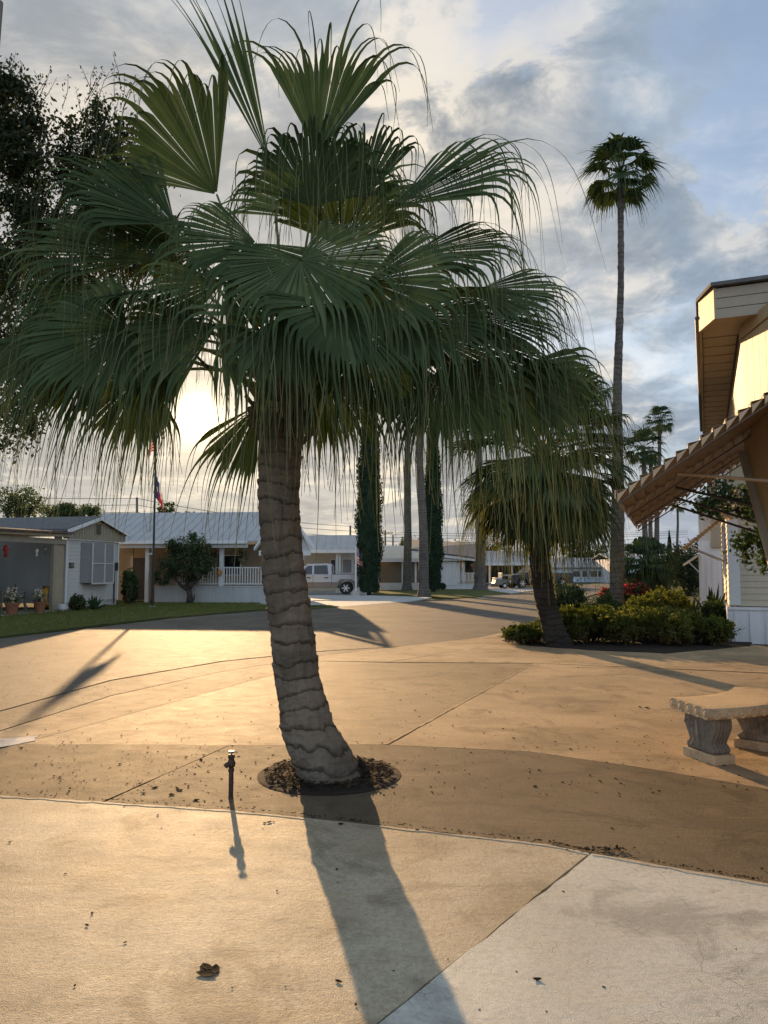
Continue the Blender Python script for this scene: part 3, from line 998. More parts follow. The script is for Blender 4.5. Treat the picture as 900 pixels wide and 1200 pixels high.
def trunk_mesh(pts, rads, ringlen, lip, seed, nseg=36, rough=0.03, sub=10):
    """ringed palm trunk through centre points with radii"""
    rng = np.random.default_rng(seed)
    P = np.array([tuple(p) for p in pts])
    cum = np.concatenate([[0], np.cumsum(np.linalg.norm(np.diff(P, axis=0), axis=1))])
    total = cum[-1]
    n = max(8, int(total / ringlen * sub))
    s = np.linspace(0, total, n)
    # catmull-ish smoothing by cubic interpolation of coordinates
    c = np.stack([np.interp(s, cum, P[:, i]) for i in range(3)], 1)
    w = max(3, int(n / len(P) * 0.7)) | 1
    ker = np.hanning(w + 2)[1:-1]
    ker /= ker.sum()
    pad = w // 2
    ext = np.concatenate([2 * c[0] - c[pad:0:-1], c, 2 * c[-1] - c[-2:-pad - 2:-1]])
    c = np.stack([np.convolve(ext[:, i], ker, 'valid') for i in range(3)], 1)
    r = np.interp(s, cum, rads)
    # irregular ring edges
    edges = [0.0]
    while edges[-1] < total:
        edges.append(edges[-1] + ringlen * rng.uniform(0.55, 1.5))
    amp = rng.uniform(0.05, 1.0, len(edges)) ** 1.5 * 2.2
    V = np.zeros((n, nseg, 3))
    ang = np.linspace(0, 2 * math.pi, nseg, endpoint=False)
    ph = rng.uniform(0, 6.28, 8)
    for i in range(n):
        t = c[min(i + 1, n - 1)] - c[max(i - 1, 0)]
        t = t / np.linalg.norm(t)
        a = np.cross(t, [0, 1, 0])
        a /= np.linalg.norm(a)
        b = np.cross(t, a)
        sh = s[i] + 0.20 * ringlen * np.sin(ang * 2 + ph[0]) + 0.12 * ringlen * np.sin(ang * 3 + ph[1] + s[i] * 2)
        k = np.clip(np.searchsorted(edges, sh) - 1, 0, len(edges) - 2)
        e = np.array(edges)
        fr = (sh - e[k]) / (e[k + 1] - e[k])
        prof = lip * amp[k] * (np.clip(fr, 0, 1) ** 2.2)
        lump = rough * (np.sin(ang * 2 + s[i] * 5 + ph[2]) * .5 + np.sin(ang * 5 - s[i] * 9 + ph[3]) * .3 + np.sin(ang * 9 + s[i] * 17 + ph[4]) * .2)
        rr = r[i] * (1 + lump) + prof + rng.normal(0, lip * 0.10, nseg)
        V[i] = c[i] + np.outer(np.cos(ang) * rr, a) + np.outer(np.sin(ang) * rr, b)
    idx = np.arange(n * nseg).reshape(n, nseg)
    Q = np.stack([idx[:-1], np.roll(idx[:-1], -1, 1), np.roll(idx[1:], -1, 1), idx[1:]], -1).reshape(-1, 4)
    return V.reshape(-1, 3), Q


# ---- the leaning fountain palm in the middle of the picture
PY = 5.95
base = gnd(388, 907)
PALM = Vector((base.x, base.y, 0))
palm = thing('palm_tree', 'big leaning fan palm with drooping dark green fronds growing from the round mulch bed', 'palm tree', PALM)
cl = [(390, 914, 36), (381, 895, 33.5), (362, 860, 28.5), (354, 822, 26.5), (347, 785, 25), (340, 725, 24.5), (332, 670, 23.5), (329, 630, 23),
      (327, 580, 24), (328, 530, 24), (329, 480, 26), (330, 440, 29), (332, 405, 25), (334, 380, 18)]
pts, rads = [], []
for px, py, wpx in cl:
    q = at(px, py, PY)
    pts.append(q - PALM)
    rads.append(wpx / F * PY)
pts[0].z = -0.06
V, Q = trunk_mesh(pts, rads, 0.095, 0.0065, 5, nseg=110, rough=0.022, sub=18)
from mathutils import noise as mnoise
nV = V.reshape(-1, 110, 3)
ctr = nV.mean(1, keepdims=True)
od = nrm(nV - ctr)
for i in range(nV.shape[0]):
    for j in range(110):
        v_ = nV[i, j]
        q_ = od[i, j] * 0.2
        a_ = mnoise.fractal(Vector((q_[0] * 70, q_[1] * 70, v_[2] * 9)), 0.8, 2.1, 4)
        b_ = mnoise.fractal(Vector((q_[0] * 12 + 7, q_[1] * 12, v_[2] * 22)), 0.9, 2.0, 4)
        c_ = mnoise.noise(Vector((q_[0] * 14, q_[1] * 14, v_[2] * 3.0 + 3)))
        nV[i, j] = v_ + od[i, j] * (0.0060 * a_ + 0.0075 * b_ + 0.013 * c_)
V = nV.reshape(-1, 3)
mesh_np('trunk', V, Q, 'trunk', palm, smooth=True)
# roots and fibres at the foot
rng = np.random.default_rng(8)
mb = MB()
for i in range(150):
    a = rng.uniform(-0.5, 3.6) if i % 3 else rng.uniform(-2.2, 0.4)
    h = rng.uniform(0.05, 0.13)
    r0, r1 = 0.228, 0.27 + rng.uniform(0, .05)
    cx = 0.02
    mb.tube([(cx + math.cos(a) * r0 * .98 - 0.03, math.sin(a) * r0, h), (cx + math.cos(a + .05) * (r0 + .025), math.sin(a + .05) * (r0 + .025), h * .5), (cx + math.cos(a + .1) * r1, math.sin(a + .1) * r1, -0.02)],
            [0.004, 0.005, 0.004], 4)
mb.build('root_fibres', 'trunk2', palm)
crown_c = pts[-3]
rng = np.random.default_rng(21)
CAMN = np.array([0, -1.0, 0.25])
UPN = np.array([0, 0, 1.0])
MIX = np.array([0, -0.7, 0.8])
spec = [
    # hub px,py,Y      tip px,py,Y       half  normal droop
    (366, 242, 5.55, 366, 150, 5.45, 1.25, CAMN, 1.5),
    (316, 190, 5.9, 268, 70, 5.9, 0.17, CAMN, 0.06),
    (372, 180, 6.2, 390, 85, 6.25, 0.60, CAMN, 0.6),
    (418, 245, 6.0, 436, 175, 6.0, 0.6, CAMN, 1.1),
    (254, 228, 6.0, 195, 130, 5.9, 0.75, CAMN, 0.7),
    (205, 264, 5.8, 90, 200, 5.6, 1.05, MIX, 0.9),
    (190, 305, 6.2, 72, 270, 6.3, 1.25, MIX, 1.0),
    (148, 385, 5.2, 85, 440, 4.95, 2.35, CAMN, 0.75),
    (165, 440, 6.2, 130, 510, 6.3, 1.35, CAMN, 0.7),
    (112, 415, 6.0, 42, 455, 6.1, 1.3, CAMN, 0.7),
    (304, 474, 6.05, 270, 530, 6.1, 1.05, CAMN, 0.45),
    (352, 305, 5.15, 400, 365, 4.8, 2.4, CAMN, 0.85),
    (300, 285, 5.3, 255, 320, 5.0, 2.1, CAMN, 1.0),
    (262, 330, 5.5, 235, 385, 5.35, 1.7, CAMN, 0.9),
    (465, 242, 5.9, 580, 190, 5.8, 0.85, MIX, 0.8),
    (445, 255, 6.25, 520, 205, 6.3, 0.75, MIX, 1.0),
    (480, 300, 5.7, 590, 290, 5.6, 1.0, MIX, 0.9),
    (430, 330, 5.25, 515, 370, 5.0, 1.7, MIX, 1.0),
    (525, 360, 5.6, 640, 400, 5.5, 1.1, MIX, 0.9),
    (505, 395, 6.05, 610, 440, 6.1, 1.2, MIX, 0.9),
    (560, 395, 5.85, 660, 440, 5.9, 0.9, MIX, 0.8),
    (425, 405, 5.6, 450, 480, 5.5, 1.3, CAMN, 0.9),
    (380, 430, 6.2, 392, 500, 6.3, 0.9, CAMN, 0.8),
    (520, 430, 5.4, 555, 500, 5.3, 1.3, CAMN, 0.9),
    (590, 440, 5.7, 650, 500, 5.7, 1.1, MIX, 0.9),
    (230, 380, 6.5, 180, 420, 6.6, 1.2, CAMN, 0.9),
    (380, 260, 6.8, 400, 190, 7.2, 1.5, UPN, 1.0),
    (470, 350, 6.6, 570, 350, 6.9, 1.4, UPN, 1.0),
    (400, 360, 5.0, 440, 430, 4.7, 1.6, MIX, 1.1),
    (330, 370, 4.95, 310, 420, 4.7, 1.4, MIX, 1.1),
    (200, 340, 5.3, 130, 350, 5.1, 1.5, MIX, 1.1),
    (450, 420, 6.5, 500, 470, 6.7, 1.4, MIX, 1.0),
    (120, 330, 5.7, 55, 350, 5.6, 1.2, MIX, 1.0),
    (95, 385, 6.3, 40, 430, 6.4, 1.3, CAMN, 0.9),
    (255, 380, 5.1, 240, 430, 4.9, 1.5, CAMN, 1.1),
    (480, 370, 5.3, 540, 400, 5.1, 1.3, MIX, 1.1),
    (560, 340, 5.5, 625, 350, 5.4, 1.0, MIX, 1.0),
    (610, 430, 5.9, 668, 460, 5.9, 1.0, MIX, 1.0),
    (205, 395, 5.6, 160, 465, 5.5, 1.3, CAMN, 1.1),
    (230, 300, 6.7, 130, 290, 6.9, 1.3, UPN, 1.0),
    (70, 400, 5.9, 12, 440, 5.8, 1.0, CAMN, 0.9),
    (400, 290, 5.9, 400, 235, 5.8, 1.1, CAMN, 1.5),
]
for (hx, hy, hY, tx, ty, tY, half, nv, dr) in spec:
    hub = np.array(at(hx, hy, hY) - PALM)
    tip = np.array(at(tx, ty, tY) - PALM)
    ax = tip - hub
    Rr = np.linalg.norm(ax) * 1.95
    Rr = min(max(Rr, 1.10), 1.9)
    nseg = int(max(14, 2 * half / 0.052))
    if half < 0.3:
        nseg = 12
    nv = nv + rng.normal(0, 0.18, 3)
    parts = [frond(hub, ax, nv, Rr, half, nseg, 0.50 + rng.uniform(-.05, .04), dr, rng, K=17)]
    # the crown is open where the low sun shines through it
    V0, Q0 = parts[0]
    K_ = 17
    sg = V0.reshape(-1, K_ * 3, 3) + np.array(PALM) - np.array([0, 0, EYE])
    cp, sp_ = math.cos(PITCH), math.sin(PITCH)
    dep = sg[..., 1] * cp + sg[..., 2] * sp_
    gx = CX + F * sg[..., 0] / dep
    gy = CY - F * (-sg[..., 1] * sp_ + sg[..., 2] * cp) / dep
    rad = np.sqrt(((gx - 231) / 1.0) ** 2 + ((gy - 488) / 1.25) ** 2).min(1)
    keep = rad > rng.uniform(16, 30, len(rad))
    ix = np.repeat(keep, (K_ - 1) * 2)
    parts[0] = (V0, Q0[ix])
    start = Vector(crown_c) + Vector((rng.normal(0, .05), rng.normal(0, .05), rng.uniform(-.15, .2)))
    pv, pq = tube_np(petiole_pts(start, hub, 0.06), [0.020, 0.016, 0.013, 0.011, 0.009], 6)
    nb = len(parts[0][1])
    Vm, Qm = merge([parts[0], (pv, pq)])
    mi = np.zeros(len(Qm), int)
    mi[nb:] = 1
    mesh_np('frond', Vm, Qm, ['frond', 'petiole'], palm, mi, tip=tips(len(parts[0][0]), 17, len(Vm)))
for hx, hy, hY, tx, ty in ((318, 440, 5.78, 310, 505), (348, 448, 5.80, 356, 500), (337, 432, 5.76, 335, 485)):
    hub = np.array(at(hx, hy, hY) - PALM)
    tip = np.array(at(tx, ty, hY - .05) - PALM)
    V, Q = frond(hub, tip - hub, CAMN, 0.72, 0.32, 9, 0.5, 0.8, rng, K=10)
    pv, pq = tube_np(petiole_pts(crown_c, hub, 0.1), [0.020, 0.016, 0.013, 0.011, 0.009], 5)
    Vm, Qm = merge([(V, Q), (pv, pq)])
    o = mesh_np('frond', Vm, Qm, 'frond_dead', palm)
    o['label'] = 'dead brown frond folded down against the trunk'
# hanging dry fibre and old leaf bases under the crown
mb = MB()
for i in range(46):
    a = rng.uniform(0, 6.28)
    z = crown_c.z - rng.uniform(0.0, 0.55)
    r0 = 0.17
    c0 = Vector((crown_c.x, crown_c.y, z))
    d = Vector((math.cos(a), math.sin(a), 0))
    mb.beam(c0 + d * r0, c0 + d * (r0 + rng.uniform(.05, .16)) + Vector((0, 0, rng.uniform(.08, .22))), 0.07, 0.02)
mb.build('leaf_bases', 'trunk', palm)

# ---- mulch bed round the foot
mc = gnd(386, 908)
rng = np.random.default_rng(3)
mb = MB()
n = 64
ring = [(mc.x + math.cos(a) * 0.555, mc.y + math.sin(a) * 0.555, 0.006) for a in np.linspace(0, 2 * math.pi, n, endpoint=False)]
ring2 = [(mc.x + math.cos(a) * 0.53, mc.y + math.sin(a) * 0.53, 0.010) for a in np.linspace(0, 2 * math.pi, n, endpoint=False)]
ring3 = [(mc.x + math.cos(a) * 0.3, mc.y + math.sin(a) * 0.3, 0.022) for a in np.linspace(0, 2 * math.pi, n, endpoint=False)]
mb.add(ring + ring2 + ring3 + [(mc.x, mc.y, 0.03)],
       [(i, (i + 1) % n, n + (i + 1) % n, n + i) for i in range(n)] + [(n + i, n + (i + 1) % n, 2 * n + (i + 1) % n, 2 * n + i) for i in range(n)] +
       [(2 * n + i, 2 * n + (i + 1) % n, 3 * n) for i in range(n)])
tag(mb.build('mulch_bed', 'mulch'), kind='stuff')
a = rng.uniform(0, 6.28, 1500)
r = 0.50 * np.sqrt(rng.random(1500))
C = np.stack([mc.x + np.cos(a) * r, mc.y + np.sin(a) * r, 0.03 + rng.uniform(0, .03, 1500)], 1)
V, Q = leaf_quads(C, 0.055, rng, aspect=2.6)
V[:, 2] = 0.022 + (V[:, 2] - 0.03) * 0.32 + 0.008
tag(mesh_np('mulch_chips', V, Q, 'litter'), kind='stuff')


def random_crown(center, n, reach, Rr, rng, elev=(-50, 75), half=1.5, nseg=26, fused=0.55, droop=0.7, K=9, sag=0.08, wmin=0.003):
    """fronds set round a crown centre (numpy arrays), returned one by one"""
    for i in range(n):
        t = (i + 0.5) / n
        el = R(elev[0] + (elev[1] - elev[0]) * t + rng.normal(0, 7))
        az = i * 2.39996 + rng.normal(0, 0.2)
        d = np.array([math.cos(el) * math.cos(az), math.cos(el) * math.sin(az), math.sin(el)])
        rc = reach * rng.uniform(0.8, 1.15)
        hub = center + d * rc
        ax = d + np.array([0, 0, -0.35 - (0.25 if el < 0 else 0)])
        nv = np.array([-d[0] * .6, -d[1] * .6, 1.0]) if el > -0.3 else np.array([d[0], d[1], 0.5])
        V, Q = frond(hub, ax, nv, Rr * rng.uniform(.85, 1.1), half, nseg, fused, droop, rng, K=K, wmin=wmin)
        pv, pq = tube_np(petiole_pts(center, hub, sag), [0.022, 0.018, 0.015, 0.013, 0.01], 4)
        yield el, V, Q, pv, pq


# ---- the smaller leaning palm beside the shrubs
b2 = gnd(655, 757)
P2 = Vector((b2.x, b2.y, 0))
palm2 = thing('palm_tree', 'short dark trunked fan palm leaning left beside the shrub bed, lower fronds yellowing', 'palm tree', P2)
Y2 = b2.y
pts = [at(px, py, Y2) - P2 for px, py in ((657, 764), (652, 748), (645, 725), (638, 700), (634, 675), (632, 650), (632, 610), (635, 560))]
pts[0].z = -0.05
V, Q = trunk_mesh(pts, [0.28, 0.235, 0.215, 0.21, 0.21, 0.20, 0.19, 0.15], 0.12, 0.02, 9, nseg=28, rough=0.04, sub=8)
mesh_np('trunk', V, Q, 'trunk2', palm2, smooth=True)
rng = np.random.default_rng(31)
cc = np.array(at(636, 540, Y2) - P2)
for el, V, Q, pv, pq in random_crown(cc, 66, 1.12, 1.55, rng, elev=(-64, 72), half=1.25, nseg=34, droop=0.9, K=11):
    nb = len(Q)
    Vm, Qm = merge([(V, Q), (pv, pq)])
    mi = np.zeros(len(Qm), int)
    mi[nb:] = 1
    old = el < R(-20) and rng.random() < 0.45
    mesh_np('frond', Vm, Qm, ['frond_old' if old else 'frond', 'petiole'], palm2, mi, tip=tips(len(V), 11, len(Vm)))


def tall_palm(px, py_base, py_crown, Y, label, r0=0.22, r1=0.13, lean=0.0, crown_r=1.0, nf=26, bulge=1.5, seed=1, group=None, top_px=None):
    rng = np.random.default_rng(seed)
    b = at(px, py_base, Y)
    root = thing('tall_palm', label, 'palm tree', (b.x, b.y, 0), 0, group)
    t = at(top_px if top_px is not None else px, py_crown, Y) - Vector((b.x, b.y, 0))
    h = t.z
    pts = [Vector((0, 0, -0.05)), Vector((t.x * .05, 0, 0.5)), Vector((t.x * .2 + .05, 0, h * .25)), Vector((t.x * .5 - .04, 0, h * .5)), Vector((t.x * .8 + .03, 0, h * .75)), Vector((t.x, 0, h - .1)), t]
    V, Q = trunk_mesh(pts, [r0 * bulge, r0 * 1.15, r0, (r0 + r1) / 2, r1 * 1.05, r1, r1 * .9], 0.35, 0.012, seed, nseg=14, rough=0.02, sub=4)
    mesh_np('trunk', V, Q, 'trunk3', root, smooth=True)
    parts = []
    for el, V, Q, pv, pq in random_crown(np.array(t), nf, 0.70 * crown_r, 0.88 * crown_r, rng, elev=(-42, 80), half=1.15, nseg=15, fused=0.5, droop=0.16, K=6, wmin=0.006):
        parts += [(V, Q), (pv, pq)]
    V, Q = merge(parts)
    mesh_np('crown', V, Q, 'frond_far', root)
    return root


tall_palm(722, 730, 205, 24.0, 'very tall slender fan palm rising above the shrubs in front of open sky', r0=0.195, r1=0.092, crown_r=1.02, nf=36, seed=41, top_px=727, bulge=1.45)
tall_palm(497, 698, 405, 44.0, 'tall bare palm trunk nearest the road, before the brown screened house', r0=0.26, r1=0.17, crown_r=1.3, nf=22, seed=42, bulge=1.7, top_px=489)
tall_palm(477, 689, 420, 54.0, 'slim palm trunk between the cypress and the thicker roadside palm trunk', r0=0.27, r1=0.18, crown_r=1.3, nf=20, seed=43, bulge=1.6, top_px=478)
tall_palm(563, 693, 470, 56.0, 'palm trunk at the porch corner of the small white house', r0=0.36, r1=0.22, crown_r=1.3, nf=22, seed=44, bulge=1.8, top_px=560)
tall_palm(768, 688, 493, 64.0, 'taller of the two distant palms above the tan awning', r0=0.22, r1=0.15, crown_r=1.12, nf=28, seed=45, top_px=773)
tall_palm(757, 688, 527, 60.0, 'lower bushier distant palm beside a taller one above the tan awning', r0=0.24, r1=0.17, crown_r=1.4, nf=34, seed=46, top_px=754)
tall_palm(794, 685, 592, 115.0, 'small far palm seen alone in the gap under the tan awning', r0=0.22, r1=0.16, crown_r=1.15, nf=22, seed=47)
tall_palm(762.5, 687, 545, 68.0, 'thin far palm half hidden between the two distant palms', r0=0.22, r1=0.15, crown_r=0.9, nf=20, seed=48)

# small weeping fan palm behind the shrubs
bb = at(756, 705, 27.0)
wp = thing('small_palm', 'small bushy fan palm behind the red flowering shrub', 'palm tree', (bb.x, bb.y, 0))
tp = at(756, 662, 27.0) - Vector((bb.x, bb.y, 0))
V, Q = trunk_mesh([Vector((0, 0, -.05)), Vector((0, 0, .6)), tp * .7, tp], [.2, .17, .16, .14], 0.2, 0.012, 50, nseg=14, sub=4)
mesh_np('trunk', V, Q, 'trunk2', wp, smooth=True)
rng = np.random.default_rng(51)
parts = []
for el, V, Q, pv, pq in random_crown(np.array(tp), 34, 0.55, 0.95, rng, elev=(-50, 75), half=1.3, nseg=22, droop=0.8, K=8):
    parts += [(V, Q), (pv, pq)]
V, Q = merge(parts)
mesh_np('crown', V, Q, 'frond_far', wp)

# ------------------------------------------------------------------ houses


class House:
    """local frame: x along the front (to the right as seen from the road), y into the depth, z up"""
    def __init__(self, name, label, origin, xdir, cat='house'):
        self.ang = math.atan2(xdir[1], xdir[0])
        self.o = thing(name, label, cat, (origin[0], origin[1], 0), self.ang)
        self.org = Vector((origin[0], origin[1], 0))
        self.xd = Vector((math.cos(self.ang), math.sin(self.ang), 0))
        self.yd = Vector((-math.sin(self.ang), math.cos(self.ang), 0))

    def loc(self, p):
        d = Vector(p) - self.org
        return Vector((d.dot(self.xd), d.dot(self.yd), d.z))

    def px(self, px, py, y=0.0):
        """local point where the pixel's ray meets the vertical plane at local depth y"""
        r = ray(px, py)
        e = Vector((0, 0, EYE))
        t = ((self.org - e).dot(self.yd) + y) / r.dot(self.yd)
        return self.loc(e + r * t)

    def box(self, name, m, x0, x1, y0, y1, z0, z1, parent=None, bevel=0.0):
        return MB().box(x0, x1, y0, y1, z0, z1).build(name, m, parent or self.o, bevel=bevel)

    def lap(self, name, m, x0, x1, y, z0, z1, pitch=0.14, th=0.1):
        mb = MB().lap(x0, x1, y, z0, z1, pitch)
        mb.box(x0, x1, y + 0.004, y + th, z0, z1)
        return mb.build(name, m, self.o)

    def gable_roof(self, name, m, x0, x1, y0, y1, ze, zr, th=0.08, rib=0.0, over=0.0):
        """ridge along x"""
        ym = (y0 + y1) / 2
        mb = MB()
        prof = [(x0, y0, ze), (x0, ym, zr), (x0, y1, ze), (x0, y1, ze - th), (x0, ym, zr - th), (x0, y0, ze - th)]
        mb.prism(prof, (x1 - x0, 0, 0))
        if rib:
            k = int((x1 - x0) / rib)
            for i in range(k + 1):
                x = x0 + 0.02 + i * (x1 - x0 - 0.04) / k
                for (ya, yb) in ((y0, ym), (y1, ym)):
                    mb.beam((x, ya, ze + 0.012), (x, yb, zr + 0.012), 0.028, 0.022)
        return mb.build(name, m, self.o)

    def window(self, x0, x1, y, z0, z1, m='glass', fm='white', t=0.05, bars=0):
        mb = MB()
        for a in ((x0 - t, x0, z0 - t, z1 + t), (x1, x1 + t, z0 - t, z1 + t), (x0, x1, z0 - t, z0), (x0, x1, z1, z1 + t)):
            mb.box(a[0], a[1], y - 0.05, y + 0.02, a[2], a[3])
        for i in range(bars):
            x = x0 + (i + 1) * (x1 - x0) / (bars + 1)
            mb.box(x - t * .4, x + t * .4, y - 0.045, y + 0.02, z0, z1)
        w = mb.build('window', fm, self.o)
        MB().box(x0, x1, y - 0.02, y + 0.015, z0, z1).build('pane', m, w)
        return w

    def railing(self, x0, x1, y, z0, z1, step=0.13, m='white', t=0.04):
        mb = MB()
        mb.box(x0, x1, y - 0.03, y + 0.03, z1 - 0.05, z1)
        mb.box(x0, x1, y - 0.02, y + 0.02, z0, z0 + 0.05)
        k = int((x1 - x0) / step)
        for i in range(k + 1):
            x = x0 + (i + .5) * (x1 - x0) / (k + 1)
            mb.box(x - t / 2, x + t / 2, y - 0.015, y + 0.015, z0 + 0.05, z1 - 0.05)
        return mb.build('railing', m, self.o)

    def skirting(self, x0, x1, y, z0, z1, step=0.2, m='skirt'):
        mb = MB()
        mb.box(x0, x1, y, y + 0.05, z0, z1)
        k = int((x1 - x0) / step)
        for i in range(k):
            x = x0 + (i + .5) * (x1 - x0) / k
            mb.box(x - 0.018, x + 0.018, y - 0.016, y - 0.001, z0, z1 - 0.06)
        mb.box(x0, x1, y - 0.03, y - 0.001, z1 - 0.06, z1 + 0.002)
        return mb.build('skirting', m, self.o)


# ---- house with the carport, across the road on the left: its end wall faces the road
K = at(75, 711, 29.4)
ex = Vector((0.20, 0.98, 0))
h1 = House('mobile_home', 'white sided mobile home with screened bay window and open carport at far left', K, ex)
W1 = 3.75
h1.lap('end_wall', 'offwhite', 0.0, W1, 0.0, 0.28, 2.72, 0.15)
h1.box('foundation', 'drive', 0.02, W1 - .02, 0.03, 0.2, -0.05, 0.279)
h1.box('corner_trim', 'white', -0.02, 0.10, -0.035, -0.021, 0.25, 2.7)
h1.box('corner_trim', 'white', W1 - 0.10, W1 + 0.02, -0.035, -0.021, 0.25, 2.7)
h1.box('rear_body', 'offwhite', 0.0, W1, 0.11, 13.5, 0.25, 2.72)
# gable: board-and-batten triangle, roof with ridge running away from the road
zt, za = 2.74, 3.62
mb = MB()
mb.prism([(-0.25, -0.16, zt), (W1 + 0.28, -0.16, zt), (W1 + 0.28, -0.16, zt + 0.30), (W1 / 2, -0.16, za), (-0.25, -0.16, zt + 0.30)], (0, 0.12, 0))
for i in range(26):
    x = -0.22 + i * (W1 + .46) / 25
    zc = zt + 0.30 + (za - zt - 0.30) * (1 - abs(x - W1 / 2) / (W1 / 2 + .27))
    mb.box(x - 0.015, x + 0.015, -0.178, -0.161, zt + 0.03, zc - 0.02)
gb = mb.build('gable', 'fascia', h1.o)
MB().box(W1 / 2 - 0.16, W1 / 2 + 0.16, -0.20, -0.18, zt + 0.25, zt + 0.68).build('vent', 'gutter', gb)
mb = MB()
for (xa, xb) in ((-0.34, W1 / 2), (W1 / 2, W1 + 0.38)):
    za_, zb_ = (zt + 0.28, za + 0.02) if xa < 0 else (za + 0.02, zt + 0.28)
    mb.prism([(xa, -0.30, za_), (xb, -0.30, zb_), (xb, -0.30, zb_ + 0.10), (xa, -0.30, za_ + 0.10)], (0, 13.9, 0))
mb.build('roof', 'greyroof', h1.o)
mb = MB()
for (xa, xb) in ((-0.36, W1 / 2), (W1 / 2, W1 + 0.40)):
    za_, zb_ = (zt + 0.20, za - 0.05) if xa < 0 else (za - 0.05, zt + 0.20)
    mb.prism([(xa, -0.345, za_), (xb, -0.345, zb_), (xb, -0.345, zb_ + 0.14), (xa, -0.345, za_ + 0.14)], (0, 0.04, 0))
mb.build('rake_board', 'white', h1.o)
# bay window with grey screens
a, b = h1.px(91, 632), h1.px(125, 677)
w0, w1_, z0_, z1_ = 0.95, 2.95, 1.02, 2.62
mb = MB()
mb.prism([(w0, -0.021, z0_), (w0 + 0.22, -0.40, z0_), (w1_ - 0.22, -0.40, z0_), (w1_, -0.021, z0_)], (0, 0, z1_ - z0_))
bay = mb.build('bay_window', 'greywin', h1.o)
mb = MB()
for x in (w0 + 0.22, (w0 + w1_) / 2 + .1, w1_ - 0.22):
    mb.box(x - 0.035, x + 0.035, -0.43, -0.402, z0_ - .02, z1_)
mb.box(w0 + .2, w1_ - .2, -0.425, -0.401, z0_ - 0.06, z0_ - 0.001)
mb.box(w0 + .2, w1_ - .2, -0.425, -0.401, z0_ + .75, z0_ + .79)
mb.build('frame', 'offwhite', bay)
h1.box('number_plaque', 'gutter', 0.22, 0.50, -0.05, -0.022, 1.62, 1.82)
mb = MB()
mb.box(0.29, 0.32, -0.054, -0.051, 1.66, 1.78)
mb.box(0.38, 0.43, -0.054, -0.051, 1.66, 1.78)
mb.build('plaque_figures', 'fascia', h1.o)
mb = MB().tube([(W1 - .35, -0.06, 0.1), (W1 - .35, -0.06, 1.6)], 0.03, 6)
mb.box(W1 - .46, W1 - .24, -0.16, -0.022, 1.5, 1.85)
mb.build('electric_meter', 'gutter', h1.o)
# carport wing on the near side
cx0 = -5.6
h1.lap('carport_side_wall', 'tanwall', -0.62, -0.02, 0.05, 0.02, 2.5, 0.15)
h1.box('carport_post', 'fascia', -0.80, -0.64, -0.05, 0.08, 0.0, 2.5)
h1.box('carport_beam', 'fascia', cx0, -0.03, -0.06, 0.06, 2.52, 2.72)
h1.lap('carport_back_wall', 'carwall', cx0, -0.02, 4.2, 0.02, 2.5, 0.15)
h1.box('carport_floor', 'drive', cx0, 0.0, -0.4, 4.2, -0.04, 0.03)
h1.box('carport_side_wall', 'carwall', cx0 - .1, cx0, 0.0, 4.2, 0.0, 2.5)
mb = MB()
mb.prism([(cx0 - .3, -0.30, 2.74), (-0.03, -0.30, 2.80), (-0.03, -0.30, 2.90), (cx0 - .3, -0.30, 2.82)], (0, 0.25, 0))
mb.build('carport_fascia', 'tanwall', h1.o)
mb = MB()
mb.prism([(cx0 - .4, -0.42, 2.83), (-0.10, -0.42, 2.92), (-0.10, 4.4, 3.25), (cx0 - .4, 4.4, 3.12)], (0, 0, 0.07))
mb.build('carport_roof', 'shingle', h1.o)
h1.box('eave_board', 'tanwall', cx0, -0.30, 0.2, 0.28, 2.93, 3.0)


def local_thing(h, name, label, cat, x, y, z=0.0, group=None):
    p = h.org + h.xd * x + h.yd * y
    return thing(name, label, cat, (p.x, p.y, z), h.ang, group)


# things in and around that carport
for (pxx, pyy, lab, sc) in ((14, 712, 'terracotta pot with pale flowers inside the carport near the table', .8), (46.5, 710.5, 'terracotta pot with pale flowers beside the coiled yellow hose', 0.75)):
    q = h1.px(pxx, pyy, -0.28)
    p = h1.org + h1.xd * q.x + h1.yd * -0.28
    t = thing('flower_pot', lab, 'flower pot', (p.x, p.y, 0.031), 0, 'flower pots by the carport')
    MB().lathe([(0.20 * sc, 0), (0.27 * sc, 0.42 * sc), (0.30 * sc, 0.42 * sc), (0.30 * sc, 0.50 * sc), (0.25 * sc, 0.50 * sc), (0.24 * sc, 0.46 * sc)], 16).build('pot', 'clay', t, smooth=False)
    rng = np.random.default_rng(int(pxx))
    C = rng.normal(0, 0.11, (260, 3)) + np.array([0, 0, 0.66 * sc])
    V, Q = leaf_quads(C, 0.09, rng)
    mesh_np('plant', V, Q, 'tree', t)
    C = rng.normal(0, 0.10, (90, 3)) + np.array([0, -.03, 0.76 * sc])
    V, Q = leaf_quads(C, 0.09, rng, aspect=1.1)
    mesh_np('blossom', V, Q, 'cream', t)
q = h1.px(57, 708, 0.28)
p = h1.org + h1.xd * q.x + h1.yd * 0.28
t = thing('hose_coil', 'yellow garden hose coiled on a stand by the carport post', 'garden hose', (p.x, p.y, 0.03), h1.ang)
mb = MB()
for k in range(9):
    r = 0.32 + 0.03 * math.sin(k * 2.1)
    mb.tube([(r * math.cos(a) * 1.0, -0.12 + k * 0.03, 0.48 + r * 1.15 * math.sin(a)) for a in np.linspace(0, 6.28, 17)], 0.02, 5)
mb.build('hose', 'yellow', t)
MB().box(-0.08, 0.08, 0.17, 0.22, 0, 0.9).build('stand', 'gutter', t)
q = h1.px(9, 700, 1.0)
p = h1.org + h1.xd * q.x + h1.yd * 1.0
